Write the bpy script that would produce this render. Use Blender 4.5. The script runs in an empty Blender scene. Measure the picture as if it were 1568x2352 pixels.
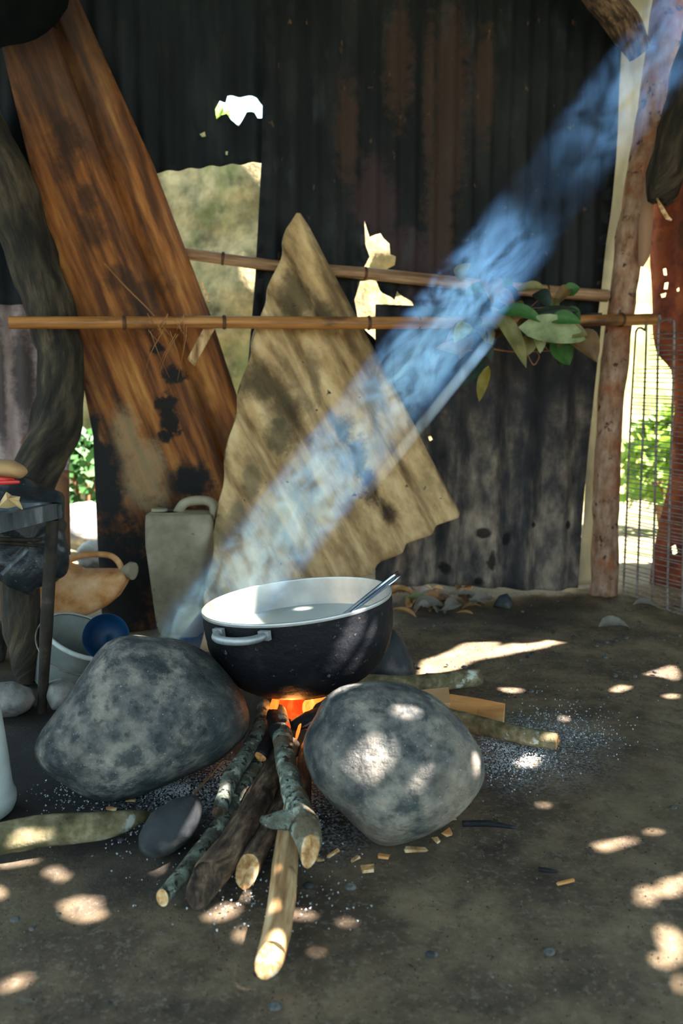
import bpy, math, random
from mathutils import Vector, Matrix, noise
from mathutils.geometry import delaunay_2d_cdt

random.seed(7)
sc = bpy.context.scene
COL = sc.collection
PI = math.pi

# ------------------------------------------------------------------ camera
FPX, CX, CY = 1829.3, 784.0, 1176.0
CAMH, PITCH = 0.75, math.radians(7.0)
CAM = Vector((0, 0, CAMH))
FW = Vector((0, math.cos(PITCH), -math.sin(PITCH)))
RT = Vector((1, 0, 0))
UP = Vector((0, math.sin(PITCH), math.cos(PITCH)))
cd = bpy.data.cameras.new('camera')
cam = bpy.data.objects.new('camera', cd)
COL.objects.link(cam)
cam.location = CAM
cam.rotation_euler = (PI / 2 - PITCH, 0, 0)
cd.sensor_fit = 'VERTICAL'
cd.sensor_height = 36.0
cd.sensor_width = 24.0
cd.lens = FPX / 2352 * 36.0
cd.clip_start = 0.05
cd.clip_end = 200
cd.dof.use_dof = True
cd.dof.focus_distance = 1.72
cd.dof.aperture_fstop = 3.4
sc.camera = cam

# ------------------------------------------------------------------ sky, sun, exposure
SUN_D = Vector((-0.62, 0.10, -0.79)).normalized()     # direction the sunlight travels
world = bpy.data.worlds.new('sky')
sc.world = world
world.use_nodes = True
bg = world.node_tree.nodes['Background']
bg.inputs['Color'].default_value = (0.62, 0.86, 1.0, 1)
bg.inputs['Strength'].default_value = 3.3
sl = bpy.data.lights.new('sun', 'SUN')
sl.energy = 66.0
sl.angle = math.radians(0.45)
sl.color = (1.0, 0.91, 0.85)
so = bpy.data.objects.new('sun', sl)
COL.objects.link(so)
so.location = (5, -1, 7)
so.rotation_euler = SUN_D.to_track_quat('-Z', 'Y').to_euler()
sc.view_settings.view_transform = 'Standard'
sc.view_settings.look = 'None'
sc.view_settings.gamma = 1.0
sc.view_settings.use_curve_mapping = False
sc.view_settings.exposure = 0.0
sc.cycles.use_denoising = True
sc.cycles.max_bounces = 6
sc.cycles.diffuse_bounces = 3
sc.cycles.adaptive_threshold = 0.025
sc.cycles.transparent_max_bounces = 12
sc.cycles.sample_clamp_indirect = 6.0

# ------------------------------------------------------------------ pixel helpers
def ray(px, py):
    return FW + RT * ((px - CX) / FPX) + UP * ((CY - py) / FPX)
def at(px, py, Y):
    r = ray(px, py); return CAM + r * (Y / r.y)
def gr(px, py, z=0.0):
    r = ray(px, py); return CAM + r * ((z - CAMH) / r.z)
def adist(p):
    return (Vector(p) - CAM).dot(FW)
def m_px(px, p):                       # pixels -> metres at point p
    return px * adist(p) / FPX
WN = Vector((0.205, -0.979, 0)).normalized()   # back wall normal, facing the yard
WP = gr(1360, 1352)
def hit(px, py, P, N):
    r = ray(px, py); return CAM + r * ((Vector(P) - CAM).dot(N) / r.dot(N))
def W(px, py, off=0.0):
    return hit(px, py, WP + WN * off, WN)
class Plane:
    def __init__(s, a, b, c):
        a, b, c = Vector(a), Vector(b), Vector(c)
        n = (b - a).cross(c - a).normalized()
        if n.dot(CAM - a) < 0: n = -n
        s.o, s.n = a, n
        u = Vector((0, 0, 1)).cross(n)
        s.u = u.normalized() if u.length > 1e-4 else Vector((1, 0, 0))
        s.v = s.n.cross(s.u)
    def px(s, x, y):
        p = hit(x, y, s.o, s.n) - s.o
        return Vector((p.dot(s.u), p.dot(s.v)))
    def w(s, ab, h=0.0):
        return s.o + s.u * ab[0] + s.v * ab[1] + s.n * h
def wallplane(off):
    return Plane(W(300, 800, off), W(1200, 800, off), W(800, 300, off))

# ------------------------------------------------------------------ object helpers
def srgb(h):
    h = h.lstrip('#')
    o = []
    for i in (0, 2, 4):
        x = int(h[i:i + 2], 16) / 255
        o.append(x / 12.92 if x <= 0.04045 else ((x + 0.055) / 1.055) ** 2.4)
    return tuple(o)
def tag(o, label=None, cat=None, group=None, kind=None):
    if label: o['label'] = label
    if cat: o['category'] = cat
    if group: o['group'] = group
    if kind: o['kind'] = kind
    return o
def thing(name, loc, label=None, cat=None, group=None, kind=None, rot=(0, 0, 0)):
    o = bpy.data.objects.new(name, None)
    o.empty_display_size = 0.05
    COL.objects.link(o)
    o.location = loc; o.rotation_euler = rot
    return tag(o, label, cat, group, kind)
def wloc(o):
    v = Vector(o.location)
    while o.parent:
        o = o.parent; v += o.location
    return v
def obj(name, V, F, mat, parent=None, uv=None, smooth=True, local=False):
    V = [Vector(v) for v in V]
    if parent is None:
        n = len(V)
        org = Vector((sum(v.x for v in V) / n, sum(v.y for v in V) / n, min(v.z for v in V)))
        loc = org
    elif local:
        org = Vector(); loc = Vector()
    else:
        org = wloc(parent); loc = Vector()
    me = bpy.data.meshes.new(name)
    me.from_pydata([v - org for v in V], [], F)
    if uv:
        lay = me.uv_layers.new(name='UVMap')
        for l in me.loops:
            lay.data[l.index].uv = uv[l.vertex_index]
    if smooth:
        me.polygons.foreach_set('use_smooth', [True] * len(me.polygons))
    me.update()
    o = bpy.data.objects.new(name, me)
    COL.objects.link(o)
    o.location = loc
    if parent: o.parent = parent
    if mat: me.materials.append(mat)
    return o
def nz(p, s, seed=0.0):
    return noise.noise(Vector(p) * s + Vector((seed * 3.1, seed * 1.7, seed * 2.3)))
def fb(p, s, seed=0.0, o=4):
    return noise.fractal(Vector(p) * s + Vector((seed * 3.1, seed * 1.7, seed * 2.3)), 1.0, 2.0, o)

# ------------------------------------------------------------------ materials
class NT:
    def __init__(s, name):
        s.m = bpy.data.materials.new(name); s.m.use_nodes = True
        s.t = s.m.node_tree; s.t.nodes.clear()
        s.out = s.n('ShaderNodeOutputMaterial')
    def n(s, kind, **kw):
        x = s.t.nodes.new(kind)
        for k, v in kw.items(): setattr(x, k, v)
        return x
    def l(s, a, b): s.t.links.new(a, b)
    def set(s, sock, v):
        if hasattr(v, 'links') or hasattr(v, 'is_linked'): s.l(v, sock)
        elif isinstance(v, (tuple, list)) and len(v) == 3 and sock.type == 'RGBA': sock.default_value = (*v, 1)
        else: sock.default_value = v
    def math(s, op, a, b=None, c=None, clamp=False):
        x = s.n('ShaderNodeMath', operation=op, use_clamp=clamp)
        s.set(x.inputs[0], a)
        if b is not None: s.set(x.inputs[1], b)
        if c is not None: s.set(x.inputs[2], c)
        return x.outputs[0]
    def vmath(s, op, a, b=None):
        x = s.n('ShaderNodeVectorMath', operation=op)
        s.set(x.inputs[0], a)
        if b is not None: s.set(x.inputs[1], b)
        return x.outputs['Value'] if op in ('LENGTH', 'DISTANCE', 'DOT_PRODUCT') else x.outputs['Vector']
    def mapr(s, v, lo, hi, a=0.0, b=1.0, smooth=True):
        x = s.n('ShaderNodeMapRange', interpolation_type='SMOOTHSTEP' if smooth else 'LINEAR')
        s.set(x.inputs[0], v)
        x.inputs[1].default_value = lo; x.inputs[2].default_value = hi
        x.inputs[3].default_value = a; x.inputs[4].default_value = b
        return x.outputs[0]
    def coord(s, kind, stretch=(1, 1, 1), off=(0, 0, 0), rot=0.0):
        if kind == 'World':
            o = s.n('ShaderNodeNewGeometry').outputs['Position']
        else:
            o = s.n('ShaderNodeTexCoord').outputs[kind]
        if rot:
            m0 = s.n('ShaderNodeMapping'); s.l(o, m0.inputs[0]); m0.inputs['Rotation'].default_value = (0, 0, rot); o = m0.outputs[0]
        if stretch != (1, 1, 1) or off != (0, 0, 0):
            mp = s.n('ShaderNodeMapping'); s.l(o, mp.inputs[0])
            mp.inputs['Scale'].default_value = stretch; mp.inputs['Location'].default_value = off
            o = mp.outputs[0]
        return o
    def noise(s, co, scale, detail=5, rough=0.6, dist=0.0):
        x = s.n('ShaderNodeTexNoise'); s.l(co, x.inputs['Vector'])
        x.inputs['Scale'].default_value = scale; x.inputs['Detail'].default_value = detail
        x.inputs['Roughness'].default_value = rough; x.inputs['Distortion'].default_value = dist
        return x.outputs['Fac']
    def ramp(s, f, stops):
        x = s.n('ShaderNodeValToRGB'); s.l(f, x.inputs[0])
        e = x.color_ramp.elements
        while len(e) < len(stops): e.new(0.5)
        for i, (p, c) in enumerate(stops):
            e[i].position = p
            e[i].color = (*c, 1) if len(c) == 3 else c
        return x.outputs[0]
    def mix(s, f, a, b):
        x = s.n('ShaderNodeMix', data_type='RGBA')
        s.set(x.inputs[0], f); s.set(x.inputs[6], a); s.set(x.inputs[7], b)
        return x.outputs[2]
    def blob(s, co, blobs, edge=0.35, ns=14.0, amt=0.9):
        """union of ragged patches: (u, v, ru, rv) in the surface's own metres"""
        dn = s.math('MULTIPLY', s.math('SUBTRACT', s.noise(co, ns, 7, 0.72), 0.5), amt * 2.4)
        tot = None
        for (u, v, ru, rv) in blobs:
            mp = s.n('ShaderNodeMapping'); s.l(co, mp.inputs[0])
            mp.inputs['Location'].default_value = (-u / ru, -v / rv, 0)
            mp.inputs['Scale'].default_value = (1 / ru, 1 / rv, 0)
            d = s.math('ADD', s.vmath('LENGTH', mp.outputs[0]), dn)
            f = s.mapr(d, 1 - edge, 1 + edge, 1, 0)
            tot = f if tot is None else s.math('MAXIMUM', tot, f)
        return tot
def M(name, stops, scale=8, detail=6, rough=0.85, metal=0.0, coord='Object', stretch=(1, 1, 1),
      layers=(), bump=None, spec=0.3, trans=0.0, rot=0.0):
    """layered procedural material. layers: dicts(color, scale, lo, hi, stretch) or dict(color, blobs)"""
    t = NT(name)
    co = t.coord(coord, stretch, (0, 0, 0), rot)
    co0 = t.coord(coord)
    col = t.ramp(t.noise(co, scale, detail), stops)
    rr = rough
    for L in layers:
        if 'zone' in L:
            c_, r0_, r1_ = L['zone']
            cw = t.coord('World')
            f = t.mapr(t.math('ADD', t.vmath('DISTANCE', cw, tuple(c_)), t.math('MULTIPLY', t.math('SUBTRACT', t.noise(cw, L.get('ns', 12), 6), .5), L.get('amt', .3))), r0_, r1_, L.get('amount', 1), 0)
        elif 'blobs' in L:
            f = t.blob(co0, L['blobs'], L.get('edge', 0.35), L.get('ns', 14.0), L.get('amt', 0.9))
            if 'amount' in L: f = t.math('MULTIPLY', f, L['amount'])
        else:
            cl = t.coord(coord, L.get('stretch', (1, 1, 1)), L.get('off', (0, 0, 0)), rot)
            f = t.mapr(t.noise(cl, L['scale'], L.get('detail', 5), 0.6, L.get('dist', 0.0)), L['lo'], L['hi'])
            if 'amount' in L: f = t.math('MULTIPLY', f, L['amount'])
        col = t.mix(f, col, L['color'])
    b = t.n('ShaderNodeBsdfPrincipled')
    t.set(b.inputs['Base Color'], col)
    b.inputs['Roughness'].default_value = rr
    b.inputs['Metallic'].default_value = metal
    b.inputs['Specular IOR Level'].default_value = spec
    if bump:
        bs, bst, bd = bump[:3]
        cb = t.coord(coord, bump[3] if len(bump) > 3 else stretch, (0, 0, 0), rot)
        x = t.n('ShaderNodeBump'); x.inputs['Strength'].default_value = bst; x.inputs['Distance'].default_value = bd
        t.l(t.noise(cb, bs, 6, 0.65), x.inputs['Height'])
        t.l(x.outputs[0], b.inputs['Normal'])
    sh = b.outputs[0]
    if trans > 0:
        tr = t.n('ShaderNodeBsdfTranslucent'); t.set(tr.inputs['Color'], col)
        mx = t.n('ShaderNodeMixShader'); mx.inputs[0].default_value = trans
        t.l(sh, mx.inputs[1]); t.l(tr.outputs[0], mx.inputs[2]); sh = mx.outputs[0]
    t.l(sh, t.out.inputs['Surface'])
    return t.m
def emit(name, stops, scale, strength, stretch=(1, 1, 1)):
    t = NT(name)
    e = t.n('ShaderNodeEmission')
    t.l(t.ramp(t.noise(t.coord('Object', stretch), scale, 3), stops), e.inputs['Color'])
    e.inputs['Strength'].default_value = strength
    t.l(e.outputs[0], t.out.inputs['Surface'])
    return t.m

# ------------------------------------------------------------------ shape helpers
def pip(p, poly):
    x, y = p; c = False; n = len(poly); j = n - 1
    for i in range(n):
        xi, yi = poly[i]; xj, yj = poly[j]
        if (yi > y) != (yj > y) and x < (xj - xi) * (y - yi) / (yj - yi) + xi: c = not c
        j = i
    return c
def densify(poly, d):
    out = []
    n = len(poly)
    for i in range(n):
        a, b = Vector(poly[i]), Vector(poly[(i + 1) % n])
        k = max(1, int((b - a).length / d))
        for j in range(k): out.append(a.lerp(b, j / k))
    return out
def sheet_mesh(plane, poly, holes=(), pitch=0.076, amp=0.009, rib=0.0, thick=0.0015, along=0.09, dent=0.004,
               seed=0, prof=None, sub=8):
    """a sheet with any outline and holes; rib = angle of the ribs from vertical in the plane"""
    r = Vector((math.sin(rib), math.cos(rib))); q = Vector((r.y, -r.x))
    step = pitch / sub
    outl = densify(poly, step)
    hl = [densify(h, step) for h in holes]
    pts, edges = [], []
    for ring in [outl] + hl:
        b = len(pts); n = len(ring)
        pts += [Vector(p) for p in ring]
        edges += [(b + i, b + (i + 1) % n) for i in range(n)]
    cs = [p.dot(q) for p in outl]; ct = [p.dot(r) for p in outl]
    i0, i1 = int(min(cs) / step) - 1, int(max(cs) / step) + 1
    j0, j1 = int(min(ct) / along) - 1, int(max(ct) / along) + 1
    for i in range(i0, i1 + 1):
        for j in range(j0, j1 + 1):
            p = q * (i * step) + r * (j * along + (i % 2) * along * .3)
            if pip(p, outl) and not any(pip(p, h) for h in hl): pts.append(p)
    vs, es, fs, *_ = delaunay_2d_cdt(pts, edges, [], 0, 1e-6)
    keep = []
    for f in fs:
        c = sum((vs[i] for i in f), Vector((0, 0))) / len(f)
        if pip(c, outl) and not any(pip(c, h) for h in hl): keep.append(list(f))
    used = sorted({i for f in keep for i in f}); mp = {o: i for i, o in enumerate(used)}
    vs = [vs[i] for i in used]; keep = [[mp[i] for i in f] for f in keep]
    V, UV = [], []
    for p in vs:
        c = p.dot(q)
        h = prof(c, p.dot(r)) if prof else amp * math.cos(2 * PI * c / pitch)
        h += dent * fb((p.x, p.y, seed), 2.5, seed, 3)
        V.append(plane.w(p, h)); UV.append((p.x, p.y))
    n = len(V)
    ec = {}
    for f in keep:
        for i in range(3):
            a, b = f[i], f[(i + 1) % 3]
            ec[(a, b)] = ec.get((a, b), 0) + 1
    F = []
    flip = False
    f0 = keep[0]
    nn = (V[f0[1]] - V[f0[0]]).cross(V[f0[2]] - V[f0[0]])
    flip = nn.dot(plane.n) < 0
    for f in keep: F.append(f[::-1] if flip else f)
    for f in keep: F.append([i + n for i in (f if flip else f[::-1])])
    for (a, b) in ec:
        if (b, a) not in ec: F.append([a, b, b + n, a + n] if flip else [b, a, a + n, b + n])
    V2 = V + [v - plane.n * thick for v in V]
    return V2, F, UV + UV
def pxpoly(plane, pts): return [plane.px(*p) for p in pts]

def catmull(P, R, sub):
    out, rad = [], []
    n = len(P)
    for i in range(n - 1):
        p0 = P[max(i - 1, 0)]; p1 = P[i]; p2 = P[i + 1]; p3 = P[min(i + 2, n - 1)]
        for k in range(sub):
            t = k / sub
            out.append(0.5 * ((2 * p1) + (p2 - p0) * t + (2 * p0 - 5 * p1 + 4 * p2 - p3) * t * t + (3 * p1 - p0 - 3 * p2 + p3) * t ** 3))
            rad.append(R[i] * (1 - t) + R[i + 1] * t)
    out.append(P[-1]); rad.append(R[-1])
    return out, rad
def tube(P, R, n=12, sub=6, rough=0.0, ns=30.0, seed=0, flat=None, radfn=None):
    """returns (V,F,UV), ring A, ring B, axis A, axis B"""
    P = [Vector(p) for p in P]
    if not isinstance(R, (list, tuple)): R = [R] * len(P)
    pts, rad = catmull(P, list(R), sub) if sub > 1 else (P, list(R))
    V, F, UV = [], [], []
    tg = [(pts[min(i + 1, len(pts) - 1)] - pts[max(i - 1, 0)]).normalized() for i in range(len(pts))]
    nrm = tg[0].orthogonal().normalized()
    L = 0
    for i, (p, r) in enumerate(zip(pts, rad)):
        if i:
            L += (p - pts[i - 1]).length
            nrm = (nrm - tg[i] * nrm.dot(tg[i])).normalized()
        bn = tg[i].cross(nrm)
        for k in range(n + 1):
            a = 2 * PI * (k % n) / n
            d = nrm * math.cos(a) + bn * math.sin(a)
            rr = r * (radfn(L, a) if radfn else 1)
            q = p + d * rr
            if rough: q = q + d * (r * rough * fb(q, ns, seed, 3))
            V.append(q); UV.append((r * 2 * PI * k / n, L))
    m = n + 1
    for i in range(len(pts) - 1):
        for k in range(n):
            F.append([i * m + k, i * m + k + 1, (i + 1) * m + k + 1, (i + 1) * m + k])
    A = [V[k] for k in range(n)]; B = [V[(len(pts) - 1) * m + k] for k in range(n)]
    return (V, F, UV), A, B, -tg[0], tg[-1]
def cap(ring, ax, bulge=0.15, rough=0.1, seed=0):
    c = sum(ring, Vector()) / len(ring)
    r = (ring[0] - c).length
    V = list(ring); n = len(ring)
    V += [c + (p - c) * 0.6 + ax * (r * bulge * 0.7 + r * rough * 1.5 * nz(p, 140, seed)) for p in ring]
    V += [c + ax * r * bulge]
    F = [[i, (i + 1) % n, n + (i + 1) % n, n + i] for i in range(n)] + [[n + i, n + (i + 1) % n, 2 * n] for i in range(n)]
    return V, F, [(p.x, p.y + p.z) for p in V]
def join(*parts):
    V, F, UV = [], [], []
    for v, f, u in parts:
        b = len(V); V += v; F += [[i + b for i in x] for x in f]; UV += u
    return V, F, UV
def box(c, u, v, w, hu, hv, hw, bev=0.0):
    c = Vector(c)
    V = []
    for a in (-1, 1):
        for b in (-1, 1):
            for d in (-1, 1):
                V.append(c + Vector(u) * hu * a + Vector(v) * hv * b + Vector(w) * hw * d)
    F = [[0, 1, 3, 2], [4, 6, 7, 5], [0, 4, 5, 1], [2, 3, 7, 6], [0, 2, 6, 4], [1, 5, 7, 3]]
    return V, F, [(p.x, p.z) for p in V]
def lathe(prof, n=48):
    V, F, UV = [], [], []
    for r, z in prof:
        for k in range(n):
            a = 2 * PI * k / n
            V.append(Vector((r * math.cos(a), r * math.sin(a), z))); UV.append((a * 0.2, z))
    for i in range(len(prof) - 1):
        for k in range(n):
            F.append([i * n + k, i * n + (k + 1) % n, (i + 1) * n + (k + 1) % n, (i + 1) * n + k])
    return V, F, UV
def inflate(px_poly, depth, bottom=None, Y=None, nth=72, nph=30, e=0.75, rough=0.02, ns=9, seed=0, zmin=-0.015,
            smoothk=2, front=1.0):
    """a solid whose outline seen from the yard is px_poly: real size from where it touches the ground"""
    n = len(px_poly)
    cx = sum(p[0] for p in px_poly) / n; cy = sum(p[1] for p in px_poly) / n
    vd = ray(cx, cy).normalized()
    if Y is not None: anchor = at(cx, cy, Y)
    else:
        b = bottom or max(px_poly, key=lambda p: p[1]); anchor = gr(*b, 0.0)
    C = hit(cx, cy, anchor, vd)
    R = vd.cross(Vector((0, 0, 1))).normalized(); U = R.cross(vd)
    pts = []
    for p in px_poly:
        h = hit(p[0], p[1], anchor, vd) - C
        pts.append((h.dot(R), h.dot(U)))
    def rad(th):
        dx, dy = math.cos(th), math.sin(th); best = 0
        for i in range(n):
            (x1, y1), (x2, y2) = pts[i], pts[(i + 1) % n]
            ex, ey = x2 - x1, y2 - y1
            den = dx * ey - dy * ex
            if abs(den) < 1e-9: continue
            t = (x1 * ey - y1 * ex) / den; s = (x1 * dy - y1 * dx) / den
            if t > 0 and -1e-6 <= s <= 1 + 1e-6: best = max(best, t)
        return best
    rs = [rad(2 * PI * k / nth) for k in range(nth)]
    for _ in range(smoothk):
        rs = [(rs[k - 1] + 2 * rs[k] + rs[(k + 1) % nth]) / 4 for k in range(nth)]
    V, F, UV = [], [], []
    rm = sum(rs) / nth
    for j in range(nph + 1):
        ph = PI * j / nph - PI / 2
        cr = max(math.cos(ph), 0) ** e; sn = math.sin(ph)
        for k in range(nth):
            th = 2 * PI * k / nth
            dd = -sn * depth * (front if sn > 0 else 1.0)
            p = C + R * (rs[k] * cr * math.cos(th)) + U * (rs[k] * cr * math.sin(th)) + vd * dd
            q = (p - C).normalized()
            p = p + q * (rm * rough * 2 * fb(p, ns, seed, 5))
            if p.z < zmin: p.z = zmin
            V.append(p); UV.append((0, 0))
    for j in range(nph):
        for k in range(nth):
            F.append([j * nth + k, j * nth + (k + 1) % nth, (j + 1) * nth + (k + 1) % nth, (j + 1) * nth + k])
    return V, F, None

# ------------------------------------------------------------------ materials list
def wblobs(plane, lst):
    out = []
    for x, y, rx, ry in lst:
        c = plane.px(x, y); k = adist(plane.w(c)) / FPX
        out.append((c.x, c.y, rx * k, ry * k))
    return out
FIREP = at(672, 1600, 1.66)
m_rock = M('rock_grey', [(0.30, srgb('#23282a')), (0.44, srgb('#4b4e4d')), (0.56, srgb('#6b6862')), (0.72, srgb('#8f887c'))], 26, 12, 0.72,
           layers=[dict(color=srgb('#9c9486'), scale=9, lo=.54, hi=.66, amount=.6, off=(9, 4, 1)),dict(color=srgb('#1d2225'), scale=48, lo=.54, hi=.66, amount=.6, off=(2, 4, 1)),dict(color=srgb('#1b2124'), scale=7, lo=.50, hi=.64, amount=.5, off=(3, 1, 7)), dict(color=srgb('#b09c80'), zone=(gr(1010, 1925), .05, .26), amt=.3, amount=.6), dict(color=srgb('#101316'), zone=(FIREP, .14, .36), amt=.5, amount=.75),dict(color=srgb('#20282b'), scale=11, lo=0.54, hi=0.66, amount=.85), dict(color=srgb('#3c4f4e'), scale=5, lo=0.5, hi=0.7, amount=.5),
                   dict(color=srgb('#c9ccc8'), scale=300, lo=0.69, hi=0.74, detail=2, amount=.7)], bump=(60, 0.8, 0.012), spec=0.35)
m_rock_pale = M('rock_pale', [(0.3, srgb('#5d5f5c')), (0.5, srgb('#8d8a84')), (0.7, srgb('#b0aba3'))], 14, 8, 0.85,
                layers=[dict(color=srgb('#3a4040'), scale=9, lo=.55, hi=.7, amount=.8)], bump=(40, .5, .01))
m_rock_dark = M('rock_dark', [(0.3, srgb('#171c1f')), (0.5, srgb('#2c2f31')), (0.7, srgb('#55524f'))], 8, 7, 0.7,
                layers=[dict(color=srgb('#7d7772'), scale=4, lo=.5, hi=.68, amount=.7)], bump=(40, .4, .006))
m_lichen = M('lichen_bark', [(0.3, srgb('#35352c')), (0.48, srgb('#5f6154')), (0.58, srgb('#7f8a7c')), (0.72, srgb('#a9b0a0'))], 28, 7, 0.85,
             layers=[dict(color=srgb('#b4b8a6'), scale=34, lo=.56, hi=.62, amount=.8, off=(5, 1, 2)), dict(color=srgb('#26241d'), scale=60, lo=.53, hi=.62), dict(color=srgb('#665741'), scale=16, lo=.53, hi=.64, amount=.85)], bump=(90, .9, .008))
m_bark = M('brown_bark', [(0.3, srgb('#1f1712')), (0.46, srgb('#4b3a2d')), (0.58, srgb('#735c48')), (0.72, srgb('#9a8268'))], 60, 8, 0.85, coord='UV', stretch=(1, .25, 1),
           layers=[dict(color=srgb('#15110f'), scale=16, lo=.54, hi=.66, amount=.7)], bump=(110, 1.0, .01))
m_greybark = M('grey_bark', [(0.3, srgb('#130f0b')), (0.48, srgb('#2e281f')), (0.6, srgb('#4a4031')), (0.75, srgb('#6b5a40'))], 26, 7, 0.9, coord='UV', stretch=(1, .2, 1),
               layers=[dict(color=srgb('#85724f'), scale=10, lo=.6, hi=.7, stretch=(1, .2, 1), amount=.6)], bump=(60, 1.0, .02))
m_mossy = M('mossy_bark', [(0.3, srgb('#38341f')), (0.48, srgb('#665e42')), (0.6, srgb('#857a5c')), (0.75, srgb('#aaa38a'))], 26, 7, 0.9,
            layers=[dict(color=srgb('#b9bdb0'), scale=18, lo=.62, hi=.68), dict(color=srgb('#4a3520'), scale=11, lo=.6, hi=.7, amount=.7)], bump=(60, .5, .005))
m_palewood = M('pale_wood', [(0.3, srgb('#6b4c2c')), (0.46, srgb('#a58055')), (0.6, srgb('#c7a77c')), (0.75, srgb('#dcc49c'))], 50, 7, 0.75, coord='UV', stretch=(1, .12, 1),
               layers=[dict(color=srgb('#5b4128'), scale=16, lo=.55, hi=.68, amount=.6)], bump=(90, .5, .005))
m_cut = M('cut_wood', [(0.3, srgb('#8a5a2c')), (0.5, srgb('#c79c68')), (0.7, srgb('#e6cfae'))], 60, 5, 0.8,
          layers=[dict(color=srgb('#8d5420'), scale=20, lo=.6, hi=.7, amount=.7)], bump=(80, .5, .004))
m_split = M('split_wood', [(0.3, srgb('#9a6334')), (0.5, srgb('#c88b50')), (0.7, srgb('#e0b07a'))], 18, 5, 0.7, stretch=(.2, 1, 1), bump=(60, .4, .003))
m_char = M('charcoal', [(0.3, (.004, .004, .005)), (0.6, (.012, .013, .015)), (0.8, (.08, .08, .085))], 30, 5, 0.7, bump=(60, .8, .006))
m_bamboo = M('bamboo', [(0.3, srgb('#5e3a1d')), (0.5, srgb('#a06a35')), (0.7, srgb('#b5824c'))], 45, 6, 0.5, coord='UV', stretch=(1, .06, 1),
             layers=[dict(color=srgb('#33211a'), scale=9, lo=.48, hi=.64, stretch=(1, .3, 1), amount=.8)], bump=(40, .25, .002), spec=.4)
m_bamboo_pale = M('bamboo_split', [(0.3, srgb('#553d2c')), (0.5, srgb('#8f6c4e')), (0.7, srgb('#bb9674'))], 50, 6, 0.6, coord='UV', stretch=(1, .08, 1),
                  layers=[dict(color=srgb('#4a3628'), scale=12, lo=.58, hi=.7, stretch=(1, .15, 1), amount=.8)], bump=(50, .4, .003))
m_node = M('bamboo_node', [(0.3, srgb('#2a1a10')), (0.7, srgb('#5f3f24'))], 20, 4, 0.7)
m_post = M('post_bark', [(0.3, srgb('#6a4a36')), (0.5, srgb('#96735a')), (0.7, srgb('#b59680'))], 34, 8, 0.85, coord='UV', stretch=(1, .4, 1),
           layers=[dict(color=srgb('#8f4d25'), scale=5, lo=.48, hi=.64, amount=.75), dict(color=srgb('#3c2a20'), scale=18, lo=.58, hi=.66)], bump=(50, .5, .006))
m_alu = M('aluminium', [(0.3, (.36, .37, .37)), (0.7, (.52, .53, .52))], 14, 4, 0.45, metal=.7, bump=(90, .1, .001))
m_alu_dull = M('aluminium_dull', [(0.3, (.16, .18, .19)), (0.7, (.42, .44, .44))], 20, 4, 0.5, metal=.6, bump=(90, .2, .001))
m_steel = M('steel', [(0.3, (.35, .38, .42)), (0.7, (.6, .63, .66))], 12, 3, 0.22, metal=1.0)
m_soot = M('sooty_metal', [(0.3, (.004, .005, .006)), (0.55, (.006, .007, .009)), (0.8, (.020, .019, .018))], 12, 7, 0.5,
           layers=[dict(color=(.12, .075, .045), scale=16, lo=.68, hi=.74), dict(color=(.10, .09, .085), scale=60, lo=.64, hi=.72)], bump=(110, .55, .004), spec=.14)
m_liquid = M('broth', [(0.3, (.22, .25, .23)), (0.7, (.30, .33, .30))], 6, 3, 0.08, spec=.5)
m_black = M('black_plastic', [(0.3, (.008, .010, .012)), (0.7, (.025, .03, .033))], 8, 5, 0.38, layers=[dict(color=(.18, .2, .2), scale=130, lo=.7, hi=.74, detail=2)], bump=(16, .5, .012), spec=.5)
m_metal_old = M('old_metal', [(0.3, srgb('#2c3236')), (0.55, srgb('#51575b')), (0.75, srgb('#8b8f90'))], 26, 7, 0.6, metal=.3, stretch=(1, 1, .3),
                layers=[dict(color=srgb('#6b4630'), scale=10, lo=.62, hi=.7)], bump=(60, .3, .002))
m_iron = M('dark_iron', [(0.3, srgb('#1d1a18')), (0.6, srgb('#3a332c')), (0.8, srgb('#66584a'))], 20, 6, 0.7, metal=.3)
m_jug = M('dirty_jug', [(0.3, srgb('#6d6450')), (0.5, srgb('#978c73')), (0.7, srgb('#b5ab92'))], 7, 7, 0.6,
          layers=[dict(color=srgb('#3b3528'), scale=18, lo=.64, hi=.72, amount=.8)], trans=.12, bump=(20, .15, .003))
m_jug_orange = M('amber_jug', [(0.3, srgb('#b0713a')), (0.45, srgb('#dca468')), (0.6, srgb('#f0c592')), (0.75, srgb('#f5dab4'))], 14, 8, 0.55,
                 layers=[dict(color=srgb('#5d4327'), scale=22, lo=.62, hi=.72, amount=.8)], trans=.35)
m_bucket = M('bucket_plastic', [(0.3, srgb('#5c615c')), (0.6, srgb('#858b83')), (0.8, srgb('#a5a99f'))], 6, 5, 0.6, trans=.1)
m_blue = M('blue_plastic', [(0.3, srgb('#0b2438')), (0.6, srgb('#13426a')), (0.8, srgb('#3d7a98'))], 6, 5, 0.5)
m_white = M('white_plastic', [(0.3, srgb('#a9b0aa')), (0.6, srgb('#cfd4cd')), (0.8, srgb('#e0e2da'))], 8, 6, 0.5,
            layers=[dict(color=srgb('#6d6a5c'), scale=14, lo=.62, hi=.72, amount=.7)], trans=.1)
m_red = M('red_plastic', [(0.3, srgb('#a81f1f')), (0.7, srgb('#d63a35'))], 8, 3, 0.35, spec=.5)
m_paper = M('paper', [(0.3, srgb('#a98a5a')), (0.7, srgb('#d6bd8c'))], 16, 5, 0.9, layers=[dict(color=srgb('#7b2b4b'), scale=9, lo=.62, hi=.66)])
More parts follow.
